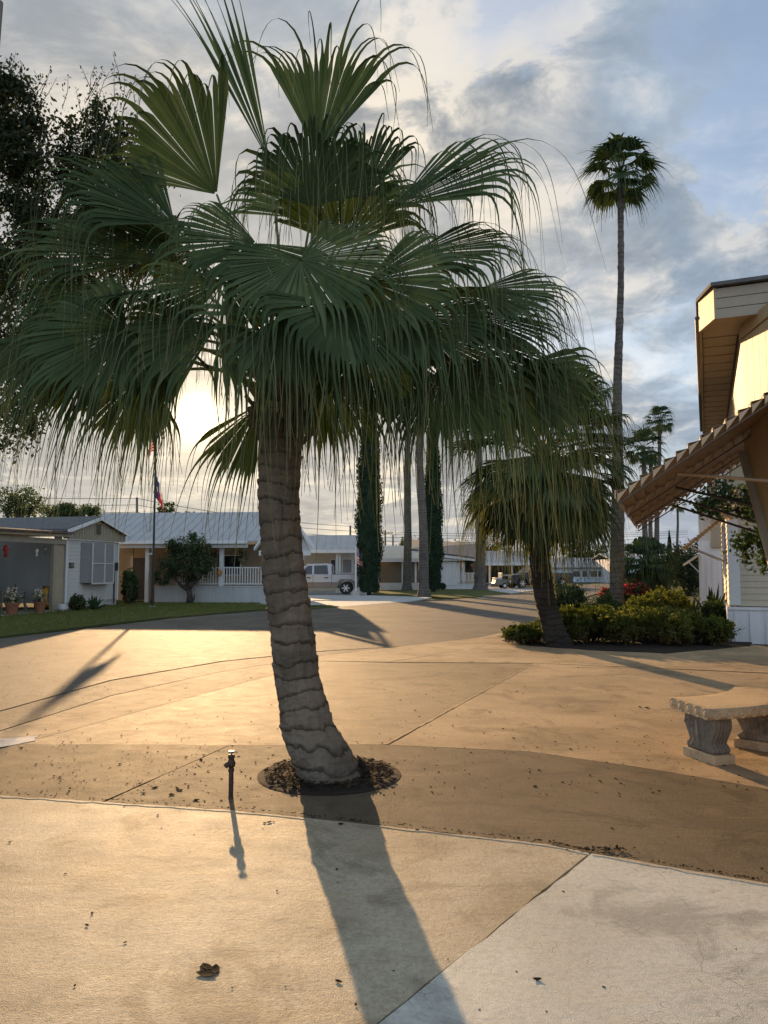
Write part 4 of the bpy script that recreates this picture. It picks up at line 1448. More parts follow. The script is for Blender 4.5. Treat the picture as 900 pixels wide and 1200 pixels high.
t = thing('work_table', 'wooden work table standing in the dark carport', 'table', (p.x, p.y, 0.03), h1.ang)
MB().box(-0.7, 0.7, -0.3, 0.3, 0.70, 0.75).build('table_top', 'wood', t)
for sx in (-1, 1):
    for sy in (-1, 1):
        MB().box(sx * .64 - .03, sx * .64 + .03, sy * .25 - .03, sy * .25 + .03, 0, 0.70).build('leg', 'wood', t)
q = h1.px(24, 700, 1.6)
p = h1.org + h1.xd * q.x + h1.yd * 1.6
t = thing('folding_chair', 'pale folding chair leaning open inside the dark carport', 'chair', (p.x, p.y, 0.03), h1.ang + 0.5)
MB().box(-0.24, 0.24, -0.22, 0.22, 0.44, 0.47).build('seat', 'wood', t)
MB().box(-0.24, 0.24, 0.20, 0.23, 0.55, 0.95).build('backrest', 'wood', t)
for sx in (-.23, .23):
    MB().beam((sx, -0.25, 0), (sx, 0.22, 0.95), 0.03, 0.03).build('leg', 'offwhite', t)
    MB().beam((sx, 0.25, 0), (sx, -0.2, 0.45), 0.03, 0.03).build('leg', 'offwhite', t)
for (pxx, pyy, lab, m) in ((7, 642, 'red hanging ornament under the carport beam', 'redp'), (43, 645, 'small white hanging ornament under the carport beam', 'white'), (53, 642.5, 'small dark and white hanging chime beside the carport post', 'brass')):
    q = h1.px(pxx, pyy, 0.25)
    t = local_thing(h1, 'hanging_ornament', lab, 'ornament', q.x, q.y, q.z, 'ornaments hung in the carport')
    MB().tube([(0, 0, 0.05), (0, 0, 2.55 - q.z)], 0.006, 4).build('string', 'gutter', t)
    MB().lathe([(0.02, 0.10), (0.09, 0.04), (0.11, -0.08), (0.05, -0.16), (0.07, -0.30), (0.01, -0.34)] if m == 'redp' else [(0.02, 0.06), (0.07, 0.0), (0.03, -0.08), (0.05, -0.2), (0.01, -0.24)], 10).build('pendant', m, t, smooth=True)

# ---- white house with the porch
A = at(138, 704, 35.6)
B = at(367, 706.5, 34.6)
h2 = House('porch_house', 'white house with ribbed metal roof and long railed porch behind the small tree', A, (B - A).xy)
L2 = h2.px(322, 700).x
gl = h2.px(303, 637).x
xs = h2.px(181, 700).x
eave = 2.86
h2.gable_roof('roof', 'metalroof', -2.5, L2, -0.35, 7.2, eave, 4.45, rib=0.42)
h2.box('gutter', 'white', 0.0, L2 - 1.2, -0.50, -0.352, eave - 0.14, eave + 0.01)
h2.box('fascia', 'offwhite', 0.0, L2 - 1.2, -0.34, -0.28, eave - 0.32, eave - 0.09)
h2.box('back_wall', 'tanwall', -2.4, L2, 2.2, 2.35, 0, eave - 0.09)
h2.box('rear_body', 'offwhite', -2.4, L2, 2.36, 6.2, 0, eave - 0.1)
h2.box('porch_floor', 'wood', xs, L2, 0.06, 2.2, 0.62, 0.72)
h2.skirting(xs, L2 + .1, 0.0, -0.04, 0.80, 0.17, 'skirt_old')
h2.box('left_wall', 'tanwall', 0.0, xs - 1.5, 0.9, 1.0, 0, eave - .1)
MB().tube([(xs - 0.02, -0.36, eave - .15), (xs - 0.05, -0.1, eave - .55), (xs - .25, -0.05, eave - .62)], 0.06, 6).build('downspout', 'white', h2.o)
for pxx in (172, 259, 314):
    x = h2.px(pxx, 660).x
    h2.box('porch_post', 'white', x - 0.09, x + 0.09, 0.02, 0.2, 0.0 if pxx < 200 else 0.805, eave - .1)
h2.railing(h2.px(205, 670).x, h2.px(257, 670).x, 0.10, 0.86, 1.66)
h2.railing(h2.px(260.5, 670).x, h2.px(313, 670).x, 0.10, 0.86, 1.66)
d0 = h2.px(156, 680, .9).x
h2.box('door', 'gutter', d0, d0 + 0.85, 0.86, 0.89, 0.1, 2.1)
h2.box('door_frame', 'beige', d0 - .12, d0, 0.84, 0.895, 0.1, 2.2)
h2.window(xs + 2.2, xs + 3.4, 2.2, 1.3, 2.2)
h2.window(xs + 5.0, xs + 6.4, 2.2, 1.3, 2.2)
# gabled end at the right of the porch house
apx, apz = h2.px(334, 600, -0.6).x, h2.px(334, 597, -0.6).z
rx, rz = h2.px(369, 645, -0.6).x, h2.px(369, 645, -0.6).z
lx = 2 * apx - rx
mb = MB()
mb.prism([(apx, -0.75, apz), (rx, -0.75, rz), (rx, -0.75, rz + 0.13), (apx, -0.75, apz + 0.15), (lx, -0.75, rz + 0.13), (lx, -0.75, rz)], (0, 0.32, 0))
mb.build('gable_roof', 'white', h2.o)
mb = MB()
mb.prism([(lx + .25, -0.50, rz), (rx - .25, -0.50, rz), (apx, -0.50, apz - .14)], (0, 0.08, 0))
mb.build('gable', 'offwhite', h2.o)
h2.box('gable_beam', 'white', lx + .2, rx - .2, -0.62, -0.52, rz - 0.22, rz - 0.005)

for (pxx, pyy, lab) in ((284, 653, 'round hanging basket under the porch eave near the big palm trunk'), (252, 652, 'dark hanging basket behind the crown of the small tree')):
    q = h2.px(pxx, pyy, 0.5)
    p = h2.org + h2.xd * q.x + h2.yd * 0.5
    t = thing('hanging_basket', lab, 'hanging plant', (p.x, p.y, q.z), 0, 'hanging baskets on the porch')
    MB().tube([(0, 0, 0), (0, 0, eave - .12 - q.z)], 0.008, 4).build('wire', 'gutter', t)
    MB().lathe([(0.06, -0.28), (0.17, -0.16), (0.19, -0.06), (0.17, -0.06)], 12).build('basket', 'wood', t)
    rng = np.random.default_rng(int(pxx))
    V, Q = leaf_quads(rng.normal(0, 0.14, (260, 3)), 0.10, rng)
    mesh_np('plant', V, Q, 'tree', t)
q = h2.px(257.6, 671, -0.02)
t = local_thing(h2, 'sun_ornament', 'orange flower shaped ornament on the porch post between the railings', 'ornament', q.x, -0.02, q.z)
mb = MB()
for k in range(10):
    a = k * 0.628
    mb.prism([(0.05 * math.cos(a - .5), -.03, 0.05 * math.sin(a - .5)), (0.22 * math.cos(a), -.03, 0.22 * math.sin(a)), (0.05 * math.cos(a + .5), -.03, 0.05 * math.sin(a + .5))], (0, .02, 0))
mb.build('petals', 'orange', t)
MB().tube([(0, -.045, 0), (0, 0.03, 0)], 0.09, 12).build('disc', 'yellow', t)
p = gnd(148, 700)
t = thing('lawn_chair', 'red chair in the shade beside the porch steps', 'chair', (p.x, 35.2, 0), 0.2)
MB().box(-.28, .28, -.25, .25, .36, .40).build('seat', 'redp', t)
MB().box(-.28, .28, .22, .26, .42, .95).build('backrest', 'redp', t)
for sx in (-.25, .25):
    for sy in (-.22, .22):
        MB().box(sx - .025, sx + .025, sy - .025, sy + .025, 0, .36).build('leg', 'redp', t)

# ---- carport house with the pickup
A = at(345, 692, 50.0)
h3 = House('carport_house', 'house with blue grey metal roof and open carport sheltering the white pickup', A, (1, 0.02))
P3 = lambda px, py, y=0.0: h3.px(px, py, y)
xr = P3(425, 660).x
ez = P3(400, 646).z
h3.gable_roof('roof', 'metalroof', P3(360, 645).x - 1.5, xr, -0.3, 9.0, ez + .1, P3(400, 627, 4).z, rib=0.5)
h3.box('fascia', 'white', P3(358, 645).x - 1.2, xr, -0.42, -0.31, ez - 0.12, ez + 0.10)
h3.box('back_wall', 'beige', P3(350, 660).x - 2, xr, 4.6, 4.75, 0, ez - .05)
h3.box('front_wall', 'offwhite', P3(399, 660).x, xr, 1.6, 1.72, 0, ez - .05)
for pxx in (394.8, 398.0):
    x = P3(pxx, 680).x
    h3.box('post', 'white', x - .06, x + .06, -0.1, 0.02, 0, ez - .1)
h3.window(P3(388, 655, 4.6).x, P3(393, 655, 4.6).x, 4.6, 1.1, 2.2)
h3.window(P3(402, 655, 1.6).x, P3(412, 655, 1.6).x, 1.6, 1.3, 2.2, m='greywin')
h3.box('upper_roof', 'pale_roof', P3(361, 630).x, xr + 1, 4.7, 5.6, P3(361, 634, 4.7).z, P3(361, 627, 4.7).z)
# ---- tan screened house
A = at(440, 691, 56.0)
h4 = House('screened_house', 'low tan house with brown screened porch panels and white base behind the cypress', A, (1, 0.0))
P4 = h4.px
xa, xb = P4(438, 660).x, P4(503, 660).x
ez = P4(460, 655).z
h4.gable_roof('roof', 'beige', xa, xb, -0.35, 8, ez + .05, P4(460, 641, 4).z + .1, rib=0.6)
mb = MB()
k = 28
for i in range(k):
    x = xa + (i + .5) * (xb - xa) / k
    mb.box(x - .06, x + .06, -0.42, -0.36, ez - .12, ez + .02)
mb.box(xa, xb, -0.40, -0.352, ez - .22, ez - .12)
mb.build('eave_trim', 'white', h4.o)
z0 = P4(460, 683).z
h4.box('base_wall', 'offwhite', xa, xb, 0.0, 0.12, 0, z0)
for (p0, p1) in ((444, 470.5), (476, 486), (488, 501)):
    x0, x1 = P4(p0, 660).x, P4(p1, 660).x
    h4.box('screen_panel', 'screen', x0, x1, 0.03, 0.08, z0, ez - .2)
for pxx in (443.2, 473.2, 487, 502):
    x = P4(pxx, 660).x
    w = 0.16 if pxx == 473.2 else 0.07
    h4.box('post', 'white', x - w, x + w, -0.03, 0.11, z0 + .002, ez - .2)
h4.box('rear_body', 'beige', xa, xb, 2.5, 7.6, 0, ez)
# ---- small white house with a railed corner porch
A = at(514, 692, 58.0)
h5 = House('white_cottage', 'small white sided house with a corner porch and grey shingle roof', A, (1, 0.0))
P5 = h5.px
xa, xp, xb = P5(512, 660).x, P5(536, 660).x, P5(561, 660).x
ez = P5(540, 657).z
h5.lap('front_wall', 'white', xa, xp, 0.0, 0.3, ez, 0.2)
h5.box('porch_wall', 'beige', xp, xb - .1, 2.2, 2.3, 0, ez)
h5.skirting(xa, xb, 0.02, 0, P5(540, 684).z, 0.5)
h5.railing(xp + .2, xb - .1, 0.1, P5(540, 682).z + .1, P5(540, 671).z, 0.28, t=0.07)
for x in (xp + .1, xb - 1.15, xb - .08):
    h5.box('porch_post', 'white', x - .1, x + .1, 0.06, 0.22, 0.5, ez)
h5.window(xp + 0.7, xp + 1.7, 2.2, 1.2, 2.2)
h5.box('rear_body', 'offwhite', xa, xb - .1, 2.31, 8, 0, ez)
mb = MB()
mb.prism([(xa - 2.2, -0.4, P5(500, 645).z), (xb + .3, -0.4, P5(563, 656.5).z), (xb + .3, -0.4, P5(563, 659).z), (xa - 2.2, -0.4, P5(500, 648).z)], (0, 0.12, 0))
mb.build('rake_board', 'white', h5.o)
mb = MB()
mb.prism([(xa - 2.2, -0.28, P5(500, 648).z), (xb + .2, -0.28, P5(563, 659).z), (xb + .2, -0.28, ez - .02), (xa, -0.28, ez - .02)], (0, 0.1, 0))
mb.build('gable', 'offwhite', h5.o)
mb = MB()
mb.prism([(xa - 2.2, -0.27, P5(500, 645).z + .05), (xb + .3, -0.27, P5(563, 656).z), (xb + 1.0, 8.5, P5(568, 648).z + .9), (xa - 2.2, 8.5, P5(500, 640).z + .8)], (0, 0, .1))
mb.build('roof', 'greyroof', h5.o)
# ---- metal-roofed house with dark carport beyond it
A = at(562, 690, 66.0)
h6 = House('metal_roof_house', 'white metal roofed house with dark open carport behind the roadside palm', A, (1, 0.05))
P6 = h6.px
xa, xb = P6(563, 660).x, P6(640, 660).x
ez = P6(580, 661).z
h6.gable_roof('roof', 'metalroof', xa, xb, -0.3, 9, ez + .1, P6(580, 648, 4).z + .2, rib=0.6)
h6.box('fascia', 'white', xa, xb, -0.4, -0.31, ez - .12, ez + .12)
h6.box('back_wall', 'darkint', xa, xb, 4, 4.1, 0, ez)
for pxx in (564, 574, 600):
    x = P6(pxx, 680).x
    h6.box('post', 'white', x - .07, x + .07, -0.1, 0.02, 0, ez - .12)
# ---- pale blue house far down the road
A = at(655, 688, 88.0)
h7 = House('blue_house', 'pale blue house with white metal roof far down the road past the tall palm', A, (1, -0.04))
P7 = h7.px
xa, xb = P7(640, 670).x, P7(716, 670).x
ez = P7(690, 665).z
h7.gable_roof('roof', 'metalroof', xa, xb, -0.4, 8, ez + .05, P7(690, 656, 4).z + .25, rib=0.8)
h7.lap('front_wall', 'pale_roof', xa + .3, xb - .3, 0.0, 0.0, ez, 0.3)
for pxx in (676, 685.5, 694.5, 706):
    x = P7(pxx, 672).x
    h7.window(x - .5, x + .5, 0.0 - .02, P7(690, 676).z, P7(690, 669).z, t=0.09)
h7.box('rear_body', 'pale_roof', xa + .3, xb - .3, 0.12, 7.5, 0, ez)
A = at(716, 688, 84.0)
h8 = House('far_house', 'white trailer end glimpsed behind the red flowering shrub', A, (1, 0))
h8.box('wall', 'white', 0, 3.4, 0, 7, 0, 2.6)
h8.gable_roof('roof', 'metalroof', -.2, 3.6, -.3, 7.3, 2.66, 3.3, rib=0.8)

# ------------------------------------------------------------------ vehicles


def wheel(parent, x, y, r, w, sgn):
    o = MB()
    o.lathe([(r * .62, -w / 2), (r * .95, -w / 2), (r, -w / 2 + .03), (r, w / 2 - .03), (r * .95, w / 2), (r * .62, w / 2)], 24)
    vs = [(p[0], p[2], p[1]) for p in o.v]
    o.v = vs
    wh = o.build('wheel', 'rubber', parent, smooth=False, loc=(x, y, r))
    k = MB()
    k.lathe([(r * .66, 0), (r * .64, .03), (r * .52, .015), (r * .2, .01), (r * .16, .05), (0.01, .05)], 20)
    k.v = [(p[0], sgn * (p[2] + w / 2 - 0.03), p[1]) for p in k.v]
    for i in range(6):
        a = i * math.pi / 3
        k.beam((math.cos(a) * r * .12, sgn * (w / 2 - .005), math.sin(a) * r * .12), (math.cos(a) * r * .6, sgn * (w / 2 - .005), math.sin(a) * r * .6), .07, .03, up=(0, 1, 0))
    k.build('rim', 'chrome', wh)
    return wh


def arch(cx, r, n=9, x0=None):
    return [(cx + r * math.cos(a), 0, 0.36 + r * math.sin(a)) for a in np.linspace(math.pi, 0, n)]


def pickup(label, loc, rotz, paint, lower):
    """crew-cab pickup, nose towards -x, axles at x = -1.85 and 1.85"""
    t = thing('pickup_truck', label, 'pickup truck', loc, rotz)
    W = 0.96
    fa, ra = -1.85, 1.85
    # lower two-tone band with wheel arches
    prof = [(-2.85, -W, .45)] + [(p[0], -W, p[2]) for p in arch(fa, .50)] + [(-1.2, -W, .40), (1.25, -W, .40)] + [(p[0], -W, p[2]) for p in arch(ra, .50)] + \
           [(2.85, -W, .50), (2.88, -W, .74), (2.38, -W, .80), (2.2, -W, .93), (1.5, -W, .93), (1.3, -W, .74), (-1.3, -W, .74), (-1.5, -W, .93), (-2.2, -W, .93), (-2.4, -W, .78), (-2.88, -W, .74)]
    MB().prism(prof, (0, 2 * W, 0)).build('lower_body', lower, t, bevel=0.02)
    up = [(-2.88, -W + .01, .745), (-2.4, -W + .01, .785), (-2.2, -W + .01, .935), (-1.5, -W + .01, .935), (-1.3, -W + .01, .745), (1.3, -W + .01, .745), (1.5, -W + .01, .935), (2.2, -W + .01, .935),
          (2.38, -W + .01, .805), (2.88, -W + .01, .745), (2.90, -W + .01, 1.22), (0.98, -W + .01, 1.22), (0.98, -W + .01, 1.20), (-1.25, -W + .01, 1.19), (-2.70, -W + .01, 1.08), (-2.88, -W + .01, .98)]
    body = MB().prism(up, (0, 2 * W - .02, 0)).build('body', paint, t, bevel=0.03)
    # bed recess shown by its dark liner
    MB().box(1.05, 2.80, -W + .08, W - .08, 1.17, 1.235).build('bed_liner', 'black', t)
    # cab: tapered greenhouse
    b0 = [(-1.32, 1.19), (-0.52, 1.86), (0.78, 1.90), (0.96, 1.84), (1.0, 1.19)]
    mb = MB()
    n = len(b0)
    vs = []
    for sgn in (-1, 1):
        for (x, z) in b0:
            vs.append((x, sgn * (W - .03 - (z - 1.19) * .22), z))
    mb.add(vs, [tuple(range(n))[::-1], tuple(range(n, 2 * n))] + [(i, (i + 1) % n, n + (i + 1) % n, n + i) for i in range(n)])
    cab = mb.build('cab', paint, t, bevel=0.03)
    for sgn in (-1, 1):
        def pt(x, z, o=.012):
            return (x, sgn * (W - .03 - (z - 1.19) * .22 + o), z)
        for quad in ([(-1.02, 1.24), (-0.50, 1.74), (-0.22, 1.77), (-0.22, 1.24)], [(-0.10, 1.24), (-0.10, 1.77), (0.70, 1.79), (0.78, 1.24)]):
            mb = MB()
            a = [pt(x, z) for x, z in quad]
            mb.prism(a, (0, -sgn * .02, 0))
            mb.build('side_window', 'glass', t)
        for hx in (-0.42, 0.66):
            MB().box(hx - .11, hx + .11, sgn * (W + .012) - .018, sgn * (W + .012) + .018, 1.0, 1.06).build('door_handle', 'black', t)
        mb = MB()
        for x in (-1.22, -0.16, 0.98):
            mb.box(x - .008, x + .008, sgn * W - .006, sgn * W + .006, .5, 1.19)
        mb.build('door_seams', 'black', t)
        MB().box(-1.02, -.80, sgn * (W + .1) - .09, sgn * (W + .1) + .09, 1.22, 1.40).build('mirror', 'black', t, bevel=.03)
        MB().box(2.86, 2.92, sgn * .84 - .08, sgn * .84 + .08, .82, 1.16).build('taillight', 'lampred', t)
        MB().box(-2.91, -2.84, sgn * .74 - .16, sgn * .74 + .16, .78, .98).build('headlight', 'lampclear', t)
        wheel(t, fa, sgn * .80, .39, .27, sgn)
        wheel(t, ra, sgn * .80, .39, .27, sgn)
    for (a, b, nm) in (((-1.30, 1.23), (-.56, 1.83), 'windshield'), ((1.012, 1.28), (.985, 1.76), 'rear_window')):
        mb = MB()
        y0, y1 = .80, .68
        o = -.02 if nm == 'windshield' else .02
        q = [(a[0] + o, -y0, a[1]), (a[0] + o, y0, a[1]), (b[0] + o, y1, b[1]), (b[0] + o, -y1, b[1])]
        mb.prism(q, (o, 0, .01))
        mb.build(nm, 'glass', t)
    MB().box(-2.98, -2.86, -.92, .92, .46, .68).build('front_bumper', 'chrome', t, bevel=.03)
    MB().box(2.86, 3.0, -.92, .92, .50, .70).build('rear_bumper', 'chrome', t, bevel=.03)
    MB().box(-2.90, -2.86, -.52, .52, .74, 1.0).build('grille', 'black', t)
    return t


p = at(405, 697, 46.5)
pickup('white and brown crew cab pickup truck parked under the carport', (p.x - 1.85, 47.6, 0), 0.0, 'carwhite', 'cartan')
p = at(603, 690, 62.0)
pickup('black pickup truck nosing out behind the yellowing palm fronds', (p.x + 1.8, 62.0, 0), 0.35, 'carblack', 'carblack')
p = at(578, 691, 61.0)
gc = thing('golf_cart', 'golf cart with white roof parked beside the black pickup', 'golf cart', (p.x, 61.0, 0), 0.1)
MB().box(-.75, .75, -.6, .6, 1.82, 1.90).build('roof', 'white', gc, bevel=.03)
for sx in (-.65, .65):
    for sy in (-.52, .52):
        MB().beam((sx * 1.1, sy, .6), (sx * .95, sy, 1.82), .04, .04).build('roof_post', 'black', gc)
MB().prism([(-1.2, -.58, .28), (1.15, -.58, .28), (1.15, -.58, .72), (.1, -.58, .72), (.0, -.58, .42), (-.75, -.58, .42), (-.85, -.58, .85), (-1.2, -.58, .7)], (0, 1.16, 0)).build('body', 'cartan', gc, bevel=.03)
MB().box(.05, .6, -.55, .55, .722, .86).build('seat', 'offwhite', gc, bevel=.03)
MB().box(.55, .65, -.55, .55, .862, 1.25).build('backrest', 'offwhite', gc, bevel=.03)
for sx in (-.8, .8):
    for sgn in (-1, 1):
        wheel(gc, sx, sgn * .52, .22, .18, sgn)

# ------------------------------------------------------------------ flags and poles


def limp_flag(parent, z_top, hoist, width, m, seed, side=1, folds=3, blow=0.10, fall=0.75):
    """a flag drooping from a pole at x=0: the fly end has fallen beside the hoist"""
    rng = np.random.default_rng(seed)
    nu, nv = 28, 20
    vs, fs, uv = [], [], []
    for j in range(nv):
        v = j / (nv - 1)
        for i in range(nu):
            u = i / (nu - 1)
            x = 0.03 + side * (width * (0.22 * u + blow * math.sin(u * 3.1)))
            y = 0.10 * math.sin(u * folds * 6.28 + v * 1.5 + seed) * (0.3 + u)
            z = z_top - (1 - v) * hoist - fall * width * u ** 1.15 * (0.55 + 0.45 * v) - 0.04 * math.sin(u * 9)
            vs.append((x, y, z))
            uv.append((u, v))
    for j in range(nv - 1):
        for i in range(nu - 1):
            fs.append((j * nu + i, j * nu + i + 1, (j + 1) * nu + i + 1, (j + 1) * nu + i))
    mb = MB()
    mb.add(vs, fs)
    o = mb.build('flag', m, parent, smooth=True)
    lay = o.data.uv_layers.new(name='UVMap')
    for lp in o.data.loops:
        lay.data[lp.index].uv = uv[lp.vertex_index]
    return o


p = gnd(178.5, 711.5)
zt = at(180, 478, p.y).z
fp = thing('flagpole', 'black flagpole on the lawn with two limp flags hanging against it', 'flagpole', (p.x, p.y, 0))
MB().tube([(0, 0, 0), (0, 0, zt)], [0.05, 0.035], 10).build('pole', 'black', fp)
MB().lathe([(0.02, 0), (0.06, .04), (0.06, .08), (0.02, .12)], 10, (0, 0, zt)).build('finial', 'brass', fp)
z1 = at(180, 498, p.y).z
z2 = at(180, 556, p.y).z
limp_flag(fp, z1, 0.95, 1.5, 'usflag', 3, side=-1, fall=0.72, blow=0.05)
limp_flag(fp, z2, 0.95, 1.6, 'txflag', 5, side=1, fall=0.78, blow=0.02)
MB().box(-.12, .12, -.12, .12, -.02, .05).build('base', 'drive', fp)
p = gnd(417, 697.5)
zt = at(417, 640, p.y).z
fp = thing('flagpole', 'short white flagpole with striped flag beside the dark cypress', 'flagpole', (p.x, p.y, 0))
MB().tube([(0, 0, 0), (0, 0, zt)], [0.06, 0.05], 8).build('pole', 'white', fp)
limp_flag(fp, zt - .05, 1.0, 1.6, 'usflag', 8, side=1, fall=0.62, blow=0.12)
MB().lathe([(0.28, -.03), (0.24, .22), (0.1, .24)], 10).build('base', 'drive', fp)


def utility_pole(px, py_top, Y, label, arms=1, lean=0.0, r=0.15, base_px=None):
    b = at(base_px if base_px is not None else px, 690, Y)
    t0 = at(px, py_top, Y)
    o = thing('utility_pole', label, 'utility pole', (b.x, b.y, 0))
    h = t0.z
    dx = t0.x - b.x
    MB().tube([(0, 0, -.1), (dx, 0, h)], [r, r * .7], 8).build('pole', 'wood', o)
    for k in range(arms):
        z = h - 0.5 - k * 0.9
        MB().box(dx - 1.2, dx + 1.2, -.06, .06, z - .07, z + .07).build('crossarm', 'wood', o)
        for s in (-1.05, -.5, .5, 1.05):
            MB().lathe([(.05, .07), (.07, .14), (.04, .22)], 6, (dx + s, 0, z)).build('insulator', 'drive', o)
    return (b.x + dx, b.y, h)


ta = utility_pole(160.5, 583, 92.0, 'bare utility pole above the ridge of the porch house', 0, r=0.2)
tb = utility_pole(451.5, 621, 118.0, 'distant utility pole with crossarms beside the cypress', 1, r=0.2)
tc_ = utility_pole(410.5, 616, 104.0, 'plain utility pole standing behind the blue grey roof', 0, r=0.2)
td = utility_pole(460.5, 627, 128.0, 'shorter far utility pole right next to the one with crossarms', 0, r=0.2)
te = utility_pole(-1, 2, 21.0, 'thick leaning utility pole cut off by the upper left corner', 0, r=0.16, base_px=-60)


def wire(a, b, label, sag=1.0, r=0.022):
    pts = []
    for i in range(25):
        t = i / 24
        pts.append((a[0] + (b[0] - a[0]) * t, a[1] + (b[1] - a[1]) * t, a[2] + (b[2] - a[2]) * t - 4 * sag * t * (1 - t)))
    tag(MB().tube(pts, r, 4).build('power_line', 'gutter'), label, 'power line', 'power lines over the roofs')


left = (-60.0, 86.0)
for i, (dz, lab) in enumerate(((0.0, 'topmost power line over the roofs across the road'), (-0.8, 'second power line down over the roofs across the road'), (-1.7, 'third power line down over the roofs across the road'), (-3.0, 'lowest sagging power line over the roofs across the road'))):
    pts = [(-62, 84, ta[2] + .6 + dz), (ta[0], ta[1], ta[2] - .1 + dz), (tc_[0], tc_[1], tc_[2] - .1 + dz * .8), (tb[0], tb[1], tb[2] - .3 + dz * .5), (60, 150, 9 + dz * .4)]
    mbv = []
    for a, b in zip(pts[:-1], pts[1:]):
        for k in range(12):
            t = k / 12
            mbv.append((a[0] + (b[0] - a[0]) * t, a[1] + (b[1] - a[1]) * t, a[2] + (b[2] - a[2]) * t - 4 * 0.5 * t * (1 - t)))
    mbv.append(pts[-1])
    tag(MB().tube(mbv, 0.03, 4).build('power_line', 'gutter'), lab, 'power line', 'power lines over the roofs')

# ------------------------------------------------------------------ trees and plants


def leafy_tree(name, label, cat, loc, limbs, blobs, nleaf, size, mat, seed, clump=0.22, nclump=26, aspect=2.2, up=0.0, trunk_m='bark', group=None):
    """limbs: lists of (points, radii) local; blobs local"""
    rng = np.random.default_rng(seed)
    o = thing(name, label, cat, loc, 0, group)
    mb = MB()
    for pts, rad in limbs:
        mb.tube(pts, rad, 8)
    if limbs:
        mb.build('trunk', trunk_m, o, smooth=True)
    C = clumped(blobs, nleaf, rng, clump, nclump)
    V, Q = leaf_quads(C, size, rng, up, aspect)
    mesh_np('crown', V, Q, mat, o)
    return o


# big live oak leaning in from the left edge: trunk stands outside the picture
oy = 15.5
ob = at(-230, 748, oy)
OAK = Vector((ob.x, ob.y, 0))


def ol(px, py, Y):
    return tuple(at(px, py, Y) - OAK)


limbs = [([(0, 0, -.1), (0.1, 0, 1.5), (0.3, 0, 3.0), (0.4, 0.1, 4.6)], [.42, .34, .30, .26]),
         ([(0.3, 0, 3.0), ol(-120, 480, 15), ol(-40, 380, 15.2), ol(40, 300, 15.6), ol(110, 235, 16)], [.2, .16, .12, .08, .04]),
         ([(0.4, 0.1, 4.6), ol(-130, 300, 15.5), ol(-60, 200, 15.3), ol(10, 130, 15)], [.2, .15, .1, .04]),
         ([ol(40, 300, 15.6), ol(110, 270, 15.8), ol(170, 215, 16)], [.07, .05, .02]),
         ([ol(40, 300, 15.6), ol(80, 220, 16), ol(120, 150, 16.2), ol(130, 120, 16.2)], [.07, .05, .03, .01]),
         ([ol(-60, 420, 15), ol(0, 420, 14.8), ol(40, 450, 14.6), ol(60, 500, 14.6)], [.1, .07, .04, .02])]
blobs = []
for (px, py, rp, w, Y) in ((-40, 120, 62, 1.0, 15.2), (8, 130, 46, 1.1, 15.0), (-10, 200, 52, 1.2, 15.0), (28, 175, 30, .5, 15.0), (5, 270, 50, 1.1, 15.3), (30, 330, 50, 1.1, 15.2), (-5, 400, 55, 1.1, 14.8),
                           (35, 440, 45, .8, 14.6), (15, 500, 34, .35, 14.6), (70, 250, 48, 1.0, 15.8), (110, 205, 44, .75, 16.0), (140, 250, 46, .8, 16.0), (95, 170, 38, .4, 16.1), (130, 150, 32, .28, 16.2), (165, 200, 36, .4, 16.1),
                           (110, 310, 55, 1.0, 16), (180, 290, 40, .5, 16.2), (70, 390, 50, .8, 15.6), (140, 380, 50, .5, 16), (-100, 220, 80, 1.0, 15.5), (-90, 340, 80, 1.0, 15)):
    r = rp / F * Y
    blobs.append((ol(px, py, Y), (r, r * 1.1, r), w))
oak = leafy_tree('oak_tree', 'dark spreading oak tree leaning in from the left edge behind the big palm', 'tree', OAK, limbs, blobs, 52000, 0.105, 'oak', 61, 0.20, 22, 1.9)
# upright twigs with leaves along the oak's upper edge
rng = np.random.default_rng(62)
mb = MB()
Cs = []
for (px, py, Y, n) in ((8, 110, 15, 16), (40, 190, 15, 10), (95, 180, 16, 14), (128, 140, 16.2, 16), (165, 185, 16.1, 12), (30, 130, 15, 8), (120, 110, 16.2, 5)):
    for k in range(n):
        a = np.array(ol(px + rng.normal(0, 24), py + rng.normal(0, 12), Y))
        b = a + np.array([rng.normal(0.1, .15), rng.normal(0, .1), rng.uniform(.35, .8)])
        mb.tube([a, (a + b) / 2 + rng.normal(0, .03, 3), b], [.010, .008, .004], 4)
        for q in np.linspace(0.1, 1, 16):
            Cs.append(a + (b - a) * q + rng.normal(0, .035, 3))
mb.build('twigs', 'bark', oak)
V, Q = leaf_quads(np.array(Cs), 0.075, rng, 0.5)
mesh_np('twig_leaves', V, Q, 'oak', oak)

# small multi-stemmed tree on the porch house lawn
p = gnd(222, 707.5)
T = Vector((p.x, p.y, 0))


def tl(px, py, dy=0.0):
    return tuple(at(px, py, p.y + dy) - T)


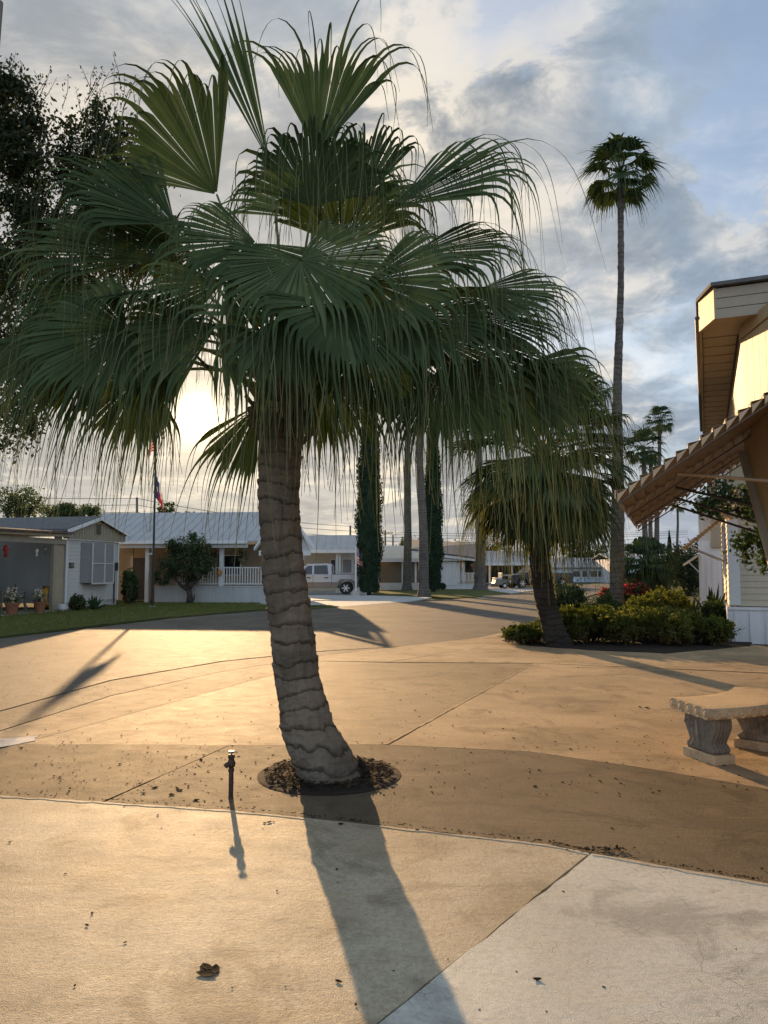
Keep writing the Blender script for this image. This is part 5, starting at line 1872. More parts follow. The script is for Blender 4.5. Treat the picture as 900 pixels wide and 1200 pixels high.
limbs = [([(0, 0, -.05), tl(222.5, 698), tl(221, 691)], [.17, .13, .12]), ([tl(221, 692), tl(213, 687), tl(207, 680), tl(203, 668)], [.10, .08, .06, .02]),
         ([tl(221, 692), tl(226, 684), tl(234, 678), tl(240, 665)], [.09, .07, .05, .02]), ([tl(221, 691), tl(218, 680), tl(220, 660), tl(222, 640)], [.08, .06, .04, .015]),
         ([tl(224, 705), tl(227, 703), tl(228, 696)], [.05, .04, .02])]
blobs = [(tl(px, py, dy), (r / F * p.y, r / F * p.y, r / F * p.y * .8), w) for px, py, r, w, dy in ((200, 667, 17, 1, 0), (222, 652, 20, 1.4, 0), (240, 664, 14, .8, -.3), (212, 645, 15, 1, .3), (232, 642, 13, .8, 0), (190, 676, 10, .4, 0), (226, 672, 14, .5, .5), (222, 631, 9, .25, 0), (205, 637, 8, .2, 0))]
leafy_tree('small_tree', 'small round crowned tree with forked trunk on the lawn before the porch', 'tree', T, limbs, blobs, 7000, 0.13, 'tree', 63, 0.24, 16)


def cypress(px, py_base, py_top, Y, wpx, label, seed):
    rng = np.random.default_rng(seed)
    b = at(px, py_base, Y)
    o = thing('cypress', label, 'tree', (b.x, b.y, 0))
    h = at(px, py_top, Y).z
    r = wpx / F * Y / 2
    n = 60
    prof = lambda t: r * (0.72 + .28 * min(1, t * 6)) * (1 - max(0, (t - .25) / .75) ** 2.2) * (1 + .0 * t)
    mb = MB()
    rings = []
    for i in range(n):
        t = i / (n - 1)
        rr = max(0.03, prof(t) * .86)
        rings.append((rr, 0.15 + t * (h - .15)))
    mb.lathe(rings, 18)
    vs = []
    for (x, y, z) in mb.v:
        a = math.atan2(y, x)
        k = 1 + .10 * math.sin(3 * a + z * 2.1 + seed) + .07 * math.sin(7 * a - z * 4.3) + rng.normal(0, .04)
        vs.append((x * k, y * k, z))
    mb.v = vs
    mb.build('core', 'cyp', o)
    MB().tube([(0, 0, -.1), (0, 0, .5)], .16, 8).build('trunk', 'bark', o)
    m = 9000
    t = rng.random(m) ** .9
    a = rng.uniform(0, 6.283, m)
    rr = np.array([prof(x) for x in t]) * (1 + .10 * np.sin(3 * a + (t * h) * 2.1 + seed) + .07 * np.sin(7 * a - t * h * 4.3)) * rng.uniform(.86, 1.10, m)
    C = np.stack([np.cos(a) * rr, np.sin(a) * rr, 0.2 + t * (h - .1)], 1)
    V, Q = leaf_quads(C, 0.17, rng, 1.8, 2.4)
    mesh_np('foliage', V, Q, 'cyp', o)
    return o


cypress(432.5, 697, 440, 46.0, 29, 'tall dark columnar cypress beside the striped flag', 71)
cypress(508, 691, 470, 52.0, 21, 'slimmer dark cypress behind the roadside palm trunk', 72)
cypress(786, 690, 623, 95.0, 6, 'tiny far cypress spire under the tan awning', 73)


def far_tree(px, py_top, py_base, wpx, Y, label, seed, mat='tree', n=2500):
    b = at(px, 690, Y)
    rng = np.random.default_rng(seed)
    h = at(px, py_top, Y).z
    lo = at(px, py_base, Y).z
    r = wpx / F * Y / 2
    loc = Vector((b.x, b.y, 0))
    bl = []
    for k in range(9):
        bl.append(((rng.uniform(-.65, .65) * r, rng.uniform(-.4, .4) * r, lo + (h - lo) * rng.uniform(.25, .78)), (r * .42, r * .42, (h - lo) * .26), rng.uniform(.6, 1.2)))
    limbs = [([(0, 0, -.1), (0.05 * r, 0, lo + (h - lo) * .3), (0, 0, h * .8)], [.05 * h, .035 * h, .01 * h]), ([(0, 0, lo * .7), (r * .5, 0, lo + (h - lo) * .5)], [.03 * h, .01 * h]), ([(0, 0, lo * .7), (-r * .5, 0, lo + (h - lo) * .5)], [.03 * h, .01 * h])]
    return leafy_tree('tree', label, 'tree', loc, limbs, bl, n, Y * 0.0042, mat, seed, .26, 16)


far_tree(18, 573, 612, 70, 62, 'dense dark tree behind the roof of the carport home', 81)
far_tree(66, 588, 610, 50, 70, 'lower tree just right of the dense one behind the carport home', 82)
far_tree(104, 590, 612, 34, 75, 'sparse little treetop over the gable of the carport home', 83, n=900)
far_tree(191, 588, 612, 26, 85, 'sparse treetop poking above the metal roof ridge', 84, n=700)
far_tree(222, 600, 612, 18, 85, 'small dark bush top just clearing the metal roof ridge', 85, n=500)
far_tree(478, 630, 660, 34, 95, 'hazy treetop between the cypress and the roadside palms', 86, n=1200)
far_tree(525, 636, 668, 60, 100, 'broad dark tree behind the small white house', 87)
far_tree(565, 634, 668, 60, 105, 'far tree behind the white metal roofed house', 88)
far_tree(620, 640, 675, 70, 110, 'dark far tree behind the short leaning palm', 89)
far_tree(690, 640, 672, 60, 100, 'dark tree mass above the pale blue house', 90)
far_tree(728, 650, 680, 40, 85, 'dark bushy tree just behind the tall slender palm', 91)
far_tree(806, 634, 700, 62, 46, 'dark dense tree filling the gap beside the grey metal house', 92, 'oak', 5000)
far_tree(780, 648, 700, 44, 52, 'leafy tree behind the weeping small palm', 93, 'tree', 3000)
far_tree(838, 660, 706, 40, 40, 'dark low tree against the grey metal house', 94, 'oak', 2500)
far_tree(432, 640, 668, 40, 120, 'pale far tree glimpsed left of the crossarm pole', 95, n=700)


def shrub(name, label, px, py_base, wpx, hpx, Y, n, size, mat, seed, depth=1.0, group=None, extra=None, up=0.4, aspect=2.0, nclump=40, clump=0.13):
    b = at(px, py_base, Y)
    rng = np.random.default_rng(seed)
    o = thing(name, label, 'shrub', (b.x, b.y, 0), 0, group)
    w, h = wpx / F * Y / 2, hpx / F * Y
    mb = MB()
    for k in range(26):
        a = rng.uniform(0, 6.283)
        q = rng.uniform(.3, .95)
        e = (math.cos(a) * w * q, math.sin(a) * w * depth * q, h * rng.uniform(.4, .95) * math.sqrt(max(0.1, 1 - q * q)))
        mb.tube([(e[0] * .15, e[1] * .15, -.02), (e[0] * .6, e[1] * .6, e[2] * .7), e], [.014, .010, .004], 4)
    mb.build('stems', 'bark', o)
    bl = []
    for k in range(14):
        a = rng.uniform(0, 6.283)
        q = math.sqrt(rng.random()) * .72
        top = math.sqrt(max(.12, 1 - q * q))
        bl.append(((math.cos(a) * w * q, math.sin(a) * w * depth * q, h * .48 * top), (w * .30, w * .30 * max(depth, .6), h * .46 * top), rng.uniform(.7, 1.2)))
    C = clumped(bl, n, rng, clump, nclump, .35)
    C[:, 2] = np.abs(C[:, 2]) * .97 + .02
    zr = C[:, 2] / h
    V, Q = leaf_quads(C, size, rng, up, aspect)
    tw = (zr < rng.uniform(.12, .5, len(C))) & (rng.random(len(C)) < .6)
    mesh_np('foliage', V, Q, [mat, 'twig'], o, tw.astype(int))
    if extra:
        m2, n2, s2 = extra
        top = C[zr > .5]
        idx = rng.integers(0, len(top), n2)
        V, Q = leaf_quads(top[idx] + rng.normal(0, .03, (n2, 3)) + np.array([0, 0, .03]), s2, rng, .3, 1.1)
        mesh_np('blossom', V, Q, m2, o)
    return o


# shrub bed by the neighbour's house
bed = G((588, 751), (600, 745), (660, 738), (730, 715), (840, 706), (868, 720), (880, 757), (780, 766), (690, 762), (620, 757))
sheet('planting_bed', bed, 0.012, 'mulch', jit=0.03, step=0.3, seed=18)
shrub('groundcover_shrub', 'pale green low spreading shrub at the front left end of the planting bed', 622, 754, 84, 26, 16.3, 7000, 0.065, 'shrub', 101, .7, 'shrubs in the planting bed')
shrub('groundcover_shrub', 'yellow green mound right behind the leaning palm trunk', 692, 757, 130, 48, 16.7, 17000, 0.07, 'shrub', 102, .8, 'shrubs in the planting bed', ('cream', 60, .03))
shrub('groundcover_shrub', 'widest yellow green mound with dry brown underside in the planting bed middle', 762, 759, 156, 52, 16.5, 21000, 0.07, 'shrub', 103, .8, 'shrubs in the planting bed', ('cream', 70, .03))
shrub('groundcover_shrub', 'low dry looking mound at the right end of the planting bed by the skirting', 822, 758, 124, 40, 16.2, 13000, 0.065, 'shrub', 104, .7, 'shrubs in the planting bed')
shrub('leafy_shrub', 'taller green shrub at the back of the planting bed below the red flowers', 715, 735, 90, 50, 19.2, 7000, 0.085, 'shrub_dark', 105, .8, 'taller shrubs at the back')
shrub('leafy_shrub', 'taller green shrub in front of the weeping small palm', 778, 735, 100, 56, 19.6, 7500, 0.085, 'shrub', 106, .8, 'taller shrubs at the back')
shrub('leafy_shrub', 'dark bushy shrub low against the beige siding corner', 832, 745, 56, 52, 18.2, 5200, 0.08, 'shrub_dark', 107, .8, 'taller shrubs at the back')
shrub('dark_bush', 'very dark rounded bush tucked behind the leaning palm trunk', 668, 738, 60, 62, 20.5, 5200, 0.09, 'shrub_dark', 108, .9)
shrub('flowering_shrub', 'shrub covered in red flowers around the tall palm trunk base', 742, 722, 62, 46, 26.0, 3200, 0.12, 'shrub_dark', 109, .7, None, ('flower', 420, .11))
shrub('flowering_shrub', 'small red flowering shrub left of the tall palm trunk', 709, 718, 22, 34, 27.5, 1100, 0.11, 'shrub_dark', 110, .8, None, ('flower', 200, .10))
shrub('leafy_shrub', 'sparse yellowish shrub under the small second awning', 790, 712, 40, 34, 26.0, 2600, 0.11, 'shrub', 111, .8, 'taller shrubs at the back')
shrub('bush', 'dark leafy bush filling the corner between carport home and porch house', 152, 706, 24, 50, 33.6, 3400, 0.14, 'shrub_dark', 112, .8)
shrub('bush', 'low round bush on the lawn below the bay window', 92, 714, 26, 22, 28.6, 1700, 0.13, 'tree', 113, .8)
shrub('potted_bush', 'small clipped bush by the wall of the small white cottage', 519, 691, 9, 9, 57.0, 500, 0.2, 'shrub_dark', 114, .8)


def strap_plant(label, px, py, Y, n, L, seed, mat='agave', w=0.06, droop=0.5, name='strap_plant', wide=1.0):
    b = at(px, py, Y)
    rng = np.random.default_rng(seed)
    o = thing(name, label, 'plant', (b.x, b.y, 0))
    P = []
    for i in range(n):
        az = i * 2.4 + rng.normal(0, .3)
        el = R(rng.uniform(28, 85))
        d = np.array([math.cos(el) * math.cos(az) * wide, math.cos(el) * math.sin(az), math.sin(el)])
        l = L * rng.uniform(.7, 1.1)
        lat = nrm(np.cross(d, [0, 0, 1.0]))
        pos = np.zeros(3)
        K = 8
        V = []
        for k in range(K):
            u = k / (K - 1)
            hw = w * (math.sin(math.pi * min(1, .18 + u * .82)) ** .8 + .06) * (1 if u < .98 else .2)
            nn = np.cross(d, lat)
            V += [pos - lat * hw, pos + nn * -hw * .5, pos + lat * hw]
            d = nrm(d + np.array([0, 0, -1.0]) * droop * u * .35)
            pos = pos + d * l / K
        q = []
        for k in range(K - 1):
            a = 3 * k
            q += [[a, a + 1, a + 4, a + 3], [a + 1, a + 2, a + 5, a + 4]]
        P.append((np.array(V), np.array(q)))
    V, Q = merge(P)
    mesh_np('leaves', V, Q, mat, o)
    return o


strap_plant('dark strap leaved plant growing tall against the beige siding corner', 836, 728, 19.6, 40, 1.35, 121, w=0.055, droop=.6)
strap_plant('low strap leaved plant behind the shrubs near the small awning', 812, 716, 24.0, 24, 1.0, 122, w=0.05, droop=.8)
strap_plant('small spiky plant in front of the white end wall', 111, 711, 29.0, 18, 0.85, 123, w=0.06, droop=.5)
p = gnd(114, 711)
t = thing('planter_wheel', 'small white round planter under the spiky plant', 'planter', (p.x, 28.6, 0))
MB().lathe([(0.16, 0), (0.22, .10), (0.22, .26), (0.17, .26), (0.16, .2)], 14).build('bowl', 'white', t)

# grass blades on the near lawns
rng = np.random.default_rng(131)


def in_poly(P, x, y):
    ins = np.zeros(len(x), bool)
    n = len(P)
    for i in range(n):
        x1, y1 = P[i]
        x2, y2 = P[(i + 1) % n]
        c = ((y1 > y) != (y2 > y)) & (x < (x2 - x1) * (y - y1) / (y2 - y1 + 1e-12) + x1)
        ins ^= c
    return ins


n = 90000
x, y = rng.uniform(-22, 3, n), rng.uniform(14, 36, n)
k = in_poly(lawn_a, x, y)
C = np.stack([x[k], y[k], np.full(k.sum(), .045)], 1)
V, Q = leaf_quads(C, 0.085, rng, 1.4, 5)
tag(mesh_np('grass', V, Q, 'grass'), kind='stuff')

# ------------------------------------------------------------------ the near house on the right: eave, board wall, awning
az = math.atan((827 - CX) / F)
wdir = Vector((math.sin(az), math.cos(az), 0))            # along the wall, away from the camera
odir = Vector((math.cos(az), -math.sin(az), 0))           # into the house, to the right
NH = thing('near_house', 'tan house at the right edge with ribbed soffit and sunlit yellow board wall', 'house', tuple(wdir * 7.0 + odir * 0.4))
NH.rotation_euler = (0, 0, math.atan2(wdir.y, wdir.x))      # local x = along the wall, local -y = into the house
nh_o = wdir * 7.0 + odir * 0.4


def nh(s, t, z):
    """s metres along the line of the eave from the camera, t metres into the house"""
    return (s - 7.0, -(t - 0.4), z)


EZ = 3.70


def wt(s):
    return 0.325


s0, s1 = 7.12, 13.0
tf = 3.2
# soffit with its grooves: one board per rib
mb = MB()
nb = 17
for i in range(nb):
    a = s0 + 0.32 + (s1 - s0 - 0.35) * i / nb
    b = s0 + 0.32 + (s1 - s0 - 0.35) * (i + 1) / nb - 0.035
    mb.prism([nh(a, 0.03, EZ), nh(b, 0.03, EZ), nh(b, wt(b) - .012, EZ), nh(a, wt(a) - .012, EZ)], (0, 0, 0.03))
mb.build('soffit', 'fascia', NH)
mb = MB()
mb.prism([nh(s0 + .1, 0.01, EZ + .034), nh(s1, 0.01, EZ + .034), nh(s1, tf, EZ + .034), nh(s0 - .30, tf, EZ + .034), nh(s0 - .30, .14, EZ + .034)], (0, 0, 0.02))
mb.build('roof_deck', 'gutter', NH)
mb = MB()
mb.prism([nh(s0 - .30, 0.13, EZ), nh(s0 + .02, 0.03, EZ), nh(s0 + 0.29, 0.03, EZ), nh(s0 + .29, tf, EZ), nh(s0 - .30, tf, EZ)], (0, 0, 0.03))
mb.build('soffit', 'fascia', NH)
# fascia: along the eave, clipped corner, then the front
mb = MB()
mb.prism([nh(s0 - .02, 0.002, EZ - .02), nh(s1, 0.002, EZ - .02), nh(s1, 0.024, EZ - .02), nh(s0 - .02, 0.024, EZ - .02)], (0, 0, 0.25))
mb.build('fascia', 'fascia', NH)
cA, cB = nh(s0 - .03, 0.0, EZ - .03), nh(s0 - .36, 0.12, EZ - .03)
mb = MB()
mb.prism([cA, cB, (cB[0] + .02, cB[1] - .02, cB[2]), (cA[0] + .02, cA[1] - .02, cA[2])], (0, 0, 0.265))
mb.build('corner_fascia', 'board', NH)
mb = MB()
fz = [EZ - .03, EZ + .057, EZ + .144]
for i in range(3):
    mb.prism([nh(s0 - .35, .13, fz[i]), nh(s0 - .35, tf, fz[i] + .0), nh(s0 - .31, tf, fz[i]), nh(s0 - .31, .13, fz[i])], (0, 0, 0.081))
mb.build('front_fascia', 'fascia', NH)
mb = MB()
mb.prism([nh(s0 - .40, .10, EZ + .238), nh(s0 - .02, -.02, EZ + .238), nh(s1 + .05, -.02, EZ + .238), nh(s1 + .05, tf, EZ + .26), nh(s0 - .40, tf, EZ + .245)], (0, 0, 0.03))
mb.build('roof', 'greyroof', NH)
MB().tube([nh(s0, -.012, EZ + .10), nh(s1, -.012, EZ + .09)], 0.022, 8).build('gutter', 'gutter', NH)
# sunlit board wall of the clipped corner, its lower edge cut on a slant
w1, w2 = at(867, 378, 6.50), at(897, 365, 6.22)
wd = Vector((-0.10, -0.995, 0)).normalized()
wn = Vector((wd.y, -wd.x, 0))                      # pointing back into the house
if wn.x < 0:
    wn = -wn
bw = 0.135


def nhw(p):
    d = Vector(p) - nh_o
    return Vector((d.dot(wdir), -d.dot(odir), p[2]))


mb = MB()
mt = MB()
lows = []
for i in range(9):
    pa, pb = w1 + wd * (i * bw), w1 + wd * ((i + 1) * bw - .006)
    za, zb2 = 2.60 - i * bw * 1.75, 2.60 - (i + 1) * bw * 1.75
    lows.append((pa, za))
    P_ = [Vector((pa.x, pa.y, za)), Vector((pb.x, pb.y, zb2)), Vector((pb.x, pb.y, EZ - .12)), Vector((pa.x, pa.y, EZ - .12))]
    mb.prism([nhw(q) for q in P_], nhw(nh_o + wn * .03) - nhw(nh_o))
    lows.append((pb, zb2))
mb.build('board_wall', 'board', NH)
e = w1 + wd * (9 * bw)
q0_, q1_ = w1 - wn * .012, e - wn * .012
MB().prism([nhw((q0_.x, q0_.y, EZ - .11)), nhw((q1_.x, q1_.y, EZ - .11)), nhw((q1_.x, q1_.y, EZ - .003)), nhw((q0_.x, q0_.y, EZ - .003))], nhw(nh_o + wn * .03) - nhw(nh_o)).build('frieze_board', 'board', NH)
pa, pb = w1 - wn * .02, e - wn * .02
MB().beam(nhw((pa.x, pa.y, 2.60)), nhw((pb.x, pb.y, 2.60 - 9 * bw * 1.75)), 0.05, 0.05).build('slanted_trim', 'fascia', NH)
mb = MB()
mb.prism([nh(7.20, .331, 2.9), nh(s1 - .1, .331, 2.9), nh(s1 - .1, .343, 2.9), nh(7.20, .343, 2.9)], (0, 0, EZ - 2.905))
mb.build('side_wall', 'fascia', NH)
# body of the house, set back out of the picture, with the shaded porch wall under the slanted edge
mb = MB()
mb.prism([nh(4.0, 1.6, 0), nh(8.6, 2.6, 0), nh(8.6, 6, 0), nh(4.0, 6, 0)], (0, 0, EZ))
mb.build('house_body', 'tanwall', NH)

# awning over the near window
aw_s, aw_e = at(722, 575, 5.35), None
zl = aw_s.z
r_ = ray(747, 614)
aw_e = Vector((0, 0, EYE)) + r_ * ((zl - EYE) / r_.z)
ldir = (aw_e - aw_s)
LEN = ldir.length
ldir.normalize()
pdir = Vector((ldir.y, -ldir.x, 0))
# slope from where the near edge leaves the frame
r_ = ray(900, 457)
t_ = (aw_s.x * r_.y - aw_s.y * r_.x) / (pdir.y * r_.x - pdir.x * r_.y)
hit = aw_s + pdir * t_
zz_ = EYE + r_.z * (hit.y / r_.y)
SL = (zz_ - zl) / t_
AW = thing('window_awning', 'tan slatted metal awning sloping down from the near house at the right edge', 'awning', (aw_s.x, aw_s.y, zl), math.atan2(ldir.y, ldir.x))
# local: x along the lip away from camera, -y up the slope into the house, z up
pw = 0.080
ns = 17
mb = MB()
for k in range(ns):
    y0, y1 = k * pw, (k + 1) * pw + 0.012
    z0, z1 = k * pw * SL, k * pw * SL + pw * SL * .30
    mb.prism([(0, -y0, z0), (0, -y0, z0 - 0.022), (0, -y0 - .003, z0 - 0.022), (0, -y0 - .004, z0 - .004), (0, -y1, z1), (0, -y1, z1 + .004)], (LEN, 0, 0))
    mb.prism([(0, -y1 + .012, z1), (0, -y1 + .009, z1), (0, -y1 + .009, (k + 1) * pw * SL), (0, -y1 + .012, (k + 1) * pw * SL)], (LEN, 0, 0))
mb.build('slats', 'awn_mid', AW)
TOT = ns * pw
stx = [0.03, LEN * .34, LEN * .66, LEN - .05]
for x in stx:
    st = MB().prism([(x - .03, -.01, -.085), (x + .03, -.01, -.085), (x + .03, -TOT, TOT * SL - .085), (x - .03, -TOT, TOT * SL - .085)], (0, 0, -0.012)).build('stringer', 'awn_dk', AW)
    mb = MB()
    for k in range(ns):
        y0, y1 = k * pw, (k + 1) * pw
        zb0 = k * pw * SL
        mb.prism([(x - .03, -y0 - .006, zb0 - .024), (x - .03, -y0 - .006, zb0 - .082), (x - .03, -y1 + .004, zb0 + pw * SL * .26)], (.004, 0, 0))
        mb.prism([(x - .03, -y0 - .006, zb0 - .006), (x + .03, -y0 - .006, zb0 - .006), (x + .03, -y0 - .006, zb0 - .084), (x - .03, -y0 - .006, zb0 - .084)], (0, -.003, 0))
    mb.build('saw_tooth_web', 'awn', st)  # webs take the lighter enamel to stand for skylight on them
MB().box(0, LEN, 0.002, 0.012, -.055, .006).build('front_lip', 'awn', AW)
for x, y, yy, zz2 in ((LEN * .20, .42, 1.30, .08), (LEN * .45, .42, 1.30, -.06), (LEN * .70, .42, 1.30, -.12), (LEN * .95, .42, 1.30, -.14)):
    MB().tube([(x, -y, y * SL - .07), (x - .1, -yy, zz2)], 0.013, 6).build('support_arm', 'rod' if x > LEN * .3 else 'awn', AW)

# ---- neighbouring beige house with white skirting
Bc = gnd(858, 752)
HB = House('beige_house', 'beige lap sided house with white skirting behind the planting bed', Bc, (math.cos(-az), math.sin(-az), 0))
HB.lap('front_wall', 'beige', 0.0, 6.0, 0.0, 0.78, 2.95, 0.135, 0.1)
HB.box('corner_trim', 'white', -0.03, 0.20, -0.045, -0.02, 0.80, 2.95)
HB.skirting(-0.08, 6.0, -0.06, -0.03, 0.76, 0.3)
mb = MB().lapx(-0.02, 0.0, 8.0, 0.78, 2.95, 0.135)
mb.box(-0.015, 0.1, 0.11, 8.0, 0.78, 2.95)
mb.build('side_wall', 'beige', HB.o)
HB.box('side_skirting', 'skirt', -0.08, 0.0, 0.0, 8.0, -.03, 0.755)
HB.box('body', 'beige', 0.11, 6.0, 0.11, 8.0, 0.0, 2.94)
mb = MB()
mb.box(-.06, -.022, 1.5, 3.6, 1.45, 2.62)
wnd = mb.build('window', 'gutter', HB.o)
MB().box(-.067, -.061, 1.62, 3.48, 1.56, 2.5).build('pane', 'glass', wnd)
mb = MB()
mb.box(-.075, -.021, 1.44, 1.5, 1.4, 2.68)
mb.box(-.075, -.021, 3.6, 3.66, 1.4, 2.68)
mb.box(-.074, -.021, 1.5, 3.6, 2.621, 2.68)
mb.box(-.074, -.021, 1.5, 3.6, 1.39, 1.449)
mb.build('frame', 'white', wnd)
# raised porch gable with scalloped valance
q0, q1 = HB.px(846, 548, -0.9), HB.px(905, 548, -0.9)
zb, zt_ = HB.px(860, 580, -.9).z, HB.px(860, 540, -.9).z
mb = MB()
pr = [(q0.x, -.9, zt_), (q0.x, -.9, zb)]
m_ = 30
for i in range(m_ + 1):
    u = i / m_
    pr.append((q0.x + (q1.x - q0.x) * u, -.9, zb - .06 * abs(math.sin(u * math.pi * 5))))
pr.append((q1.x, -.9, zt_))
mb.prism(pr[::-1], (0, .05, 0))
mb.build('valance', 'tanwall', HB.o)
HB.box('trim_board', 'white', q0.x - .10, q0.x, -.95, -.80, zb - .15, zt_ + .12)
HB.box('trim_board', 'offwhite', q0.x + .02, q0.x + .14, -.96, -.902, zb - .1, zt_ + .1)
HB.box('porch_roof', 'greyroof', q0.x - .25, 6.2, -1.1, 8.3, zt_ + .121, zt_ + .2)
HB.box('soffit', 'fascia', q0.x - .1, 6.1, -.79, 8.2, zt_ + .05, zt_ + .119)
HB.box('upper_wall', 'beige', 0.05, 6.0, 0.0, 8.0, 2.951, zt_ + .049)

# awning on its side wall
sA = HB.px(791, 646, 0)  # direction only
l0 = at(800, 641, 18.6)
l1 = at(786, 655, 22.0)
HB2 = thing('small_awning', 'narrow tan awning angled out from the beige house side window', 'awning', (l0.x, l0.y, l0.z), math.atan2(wdir.y, wdir.x))
wl = HB.org + HB.xd * -.03 + HB.yd * 2.0
dist = (wl - Vector((l0.x, l0.y, 0))).dot(odir)
rise = at(849, 604, 18.9).z - l0.z
mb = MB()
k = 12
for i in range(k):
    a, b = i / k, (i + 1) / k
    mb.prism([(0, -dist * a, rise * a), (0, -dist * b - .02, rise * b - .03), (0, -dist * b - .02, rise * b - .02), (0, -dist * a, rise * a + .015), ], (2.3, 0, 0))
mb.build('slats', 'awn', HB2)
MB().box(0, 2.3, 0.001, .03, -.05, .03).build('front_lip', 'beige', HB2)
for x in (.1, 2.2):
    MB().beam((x, -.15, .02), (x, -dist + .02, -.35), .03, .03).build('support_arm', 'offwhite', HB2)

# ---- grey metal house beyond
Cc = at(821, 690, 29.0)
HC = House('grey_metal_house', 'grey metal sided house end with tan gable panel beyond the beige house', Cc, (math.cos(-az), math.sin(-az), 0))
zt_ = HC.px(830, 634, 0).z
mb = MB()
mb.box(0, 4, 0, .06, 0, zt_)
for i in range(20):
    mb.box(.02 + i * .2, .07 + i * .2, -.02, -.001, 0.0, zt_)
mb.build('metal_wall', 'skirt', HC.o)
HC.box('body', 'skirt', 0.02, 4, .07, 7, 0, zt_)
HC.box('gable_panel', 'tanwall', HC.px(832, 600).x, 4, -.10, -.03, zt_ - .25, HC.px(832, 588).z)
HC.box('roof', 'metalroof', -0.10, 4, -.25, 7.2, HC.px(830, 588).z + .01, HC.px(830, 586).z + .1)
HC.box('white_column', 'white', HC.px(818, 600, 2).x, HC.px(833, 600, 2).x, 2.0, 3.0, zt_ + .003, HC.px(818, 601, 2).z)
HC.box('corner_trim', 'white', -.04, .06, -.05, -.022, 0, zt_)
l0 = at(800, 663, 28.6)
SA = thing('small_awning', 'pale folded awning board on the grey metal house wall', 'awning', (l0.x, l0.y, l0.z), math.atan2(wdir.y, wdir.x))
e = (Vector((Cc.x, Cc.y, 0)) - Vector((l0.x, l0.y, 0))).dot(odir)
MB().prism([(0, 0, 0), (0, -e, .40), (0, -e, .46), (0, 0, .06)], (1.6, 0, 0)).build('board', 'beige', SA)
MB().beam((.05, -e * .4, .12), (.05, -e, -.28), .04, .04).build('support_arm', 'offwhite', SA)

# ---- climbing plant hanging under the awning
rng = np.random.default_rng(151)
vb = at(905, 690, 13.0)
vine = thing('climbing_plant', 'straggling climbing plant with cream blossoms hanging before the beige wall', 'climbing plant', (vb.x, vb.y, 0))
VO = Vector((vb.x, vb.y, 0))
paths = [[(905, 640), (892, 600), (876, 585), (856, 583), (838, 582), (820, 590)], [(892, 600), (872, 600), (850, 596), (832, 600), (815, 588)], [(895, 610), (885, 628), (872, 640), (876, 660)],
         [(897, 590), (880, 575), (862, 572), (845, 568), (833, 575)], [(900, 620), (893, 640), (897, 665)], [(905, 585), (888, 570), (874, 578)], [(885, 628), (868, 625), (860, 640)]]
mb = MB()
Cs = []
for pth in paths:
    P_ = [np.array(at(px, py, 13.0 + rng.normal(0, .15)) - VO) for px, py in pth]
    mb.tube([tuple(q) for q in P_], [.012] * (len(P_) - 1) + [.004], 5)
    for a, b in zip(P_[:-1], P_[1:]):
        m = int(np.linalg.norm(b - a) * 260)
        u = rng.random((m, 1))
        Cs.append(a + (b - a) * u + rng.normal(0, .07, (m, 3)) - np.array([0, 0, .03]))
mb.tube([(0, 0, 0), tuple(np.array(at(905, 640, 13) - VO))], [.03, .015], 6)
mb.build('stems', 'bark', vine)
V, Q = leaf_quads(np.concatenate(Cs), 0.085, rng, -.2, 1.5)
mesh_np('leaves', V, Q, 'shrub_dark', vine)
Cs = []
for px, py in ((834, 576), (840, 570), (852, 590), (855, 604), (849, 602), (838, 584), (866, 578)):
    Cs.append(np.array(at(px, py, 12.9) - VO) + rng.normal(0, .035, (26, 3)))
V, Q = leaf_quads(np.concatenate(Cs), 0.075, rng, 0, 1.2)
mesh_np('blossom', V, Q, 'cream', vine)

# ------------------------------------------------------------------ curved stone bench
BC = Vector((2.33, 7.87, 0))
bench = thing('stone_bench', 'curved cast stone bench with roundel edged seat on scrolled legs', 'bench', BC)
r0, r1 = 1.12, 1.72
a0, a1 = R(-81), R(-28)
zs, zb_ = 0.475, 0.385
mb = MB()
na, nr = 40, 12
prof = [(r0 + .03, zb_), (r0, zb_ + .025), (r0, zs - .025), (r0 + .02, zs)] + [(r0 + .02 + (r1 - r0 - .04) * i / 6, zs + .004) for i in range(1, 6)] + [(r1 - .02, zs), (r1, zs - .025), (r1, zb_ + .025), (r1 - .03, zb_)]
vs, fs = [], []
for i in range(na + 1):
    a = a0 + (a1 - a0) * i / na
    for (r, z) in prof:
        vs.append((r * math.cos(a), r * math.sin(a), z))
m_ = len(prof)
for i in range(na):
    for k in range(m_):
        k2 = (k + 1) % m_
        fs.append((i * m_ + k, i * m_ + k2, (i + 1) * m_ + k2, (i + 1) * m_ + k))
fs.append(tuple(range(m_))[::-1])
fs.append(tuple(na * m_ + k for k in range(m_)))
mb.add(vs, fs)


def roundel(mbd, c, nvec, tvec, rad):
    """raised ring with a boss: c centre, nvec outward, tvec in-plane"""
    c, n_, t_ = Vector(c), Vector(nvec).normalized(), Vector(tvec).normalized()
    b_ = n_.cross(t_)
    prof = [(rad, 0), (rad * .98, .006), (rad * .84, .009), (rad * .72, .003), (rad * .52, .002), (rad * .45, .008), (rad * .25, .012), (0.001, .013)]
    N = 14
    vs, fs = [], []
    for (r, h) in prof:
        for k in range(N):
            a = 2 * math.pi * k / N
            vs.append(c + t_ * (r * math.cos(a)) + b_ * (r * math.sin(a)) + n_ * h)
    for i in range(len(prof) - 1):
        for k in range(N):
            k2 = (k + 1) % N
            fs.append((i * N + k, i * N + k2, (i + 1) * N + k2, (i + 1) * N + k))
    mbd.add(vs, fs)


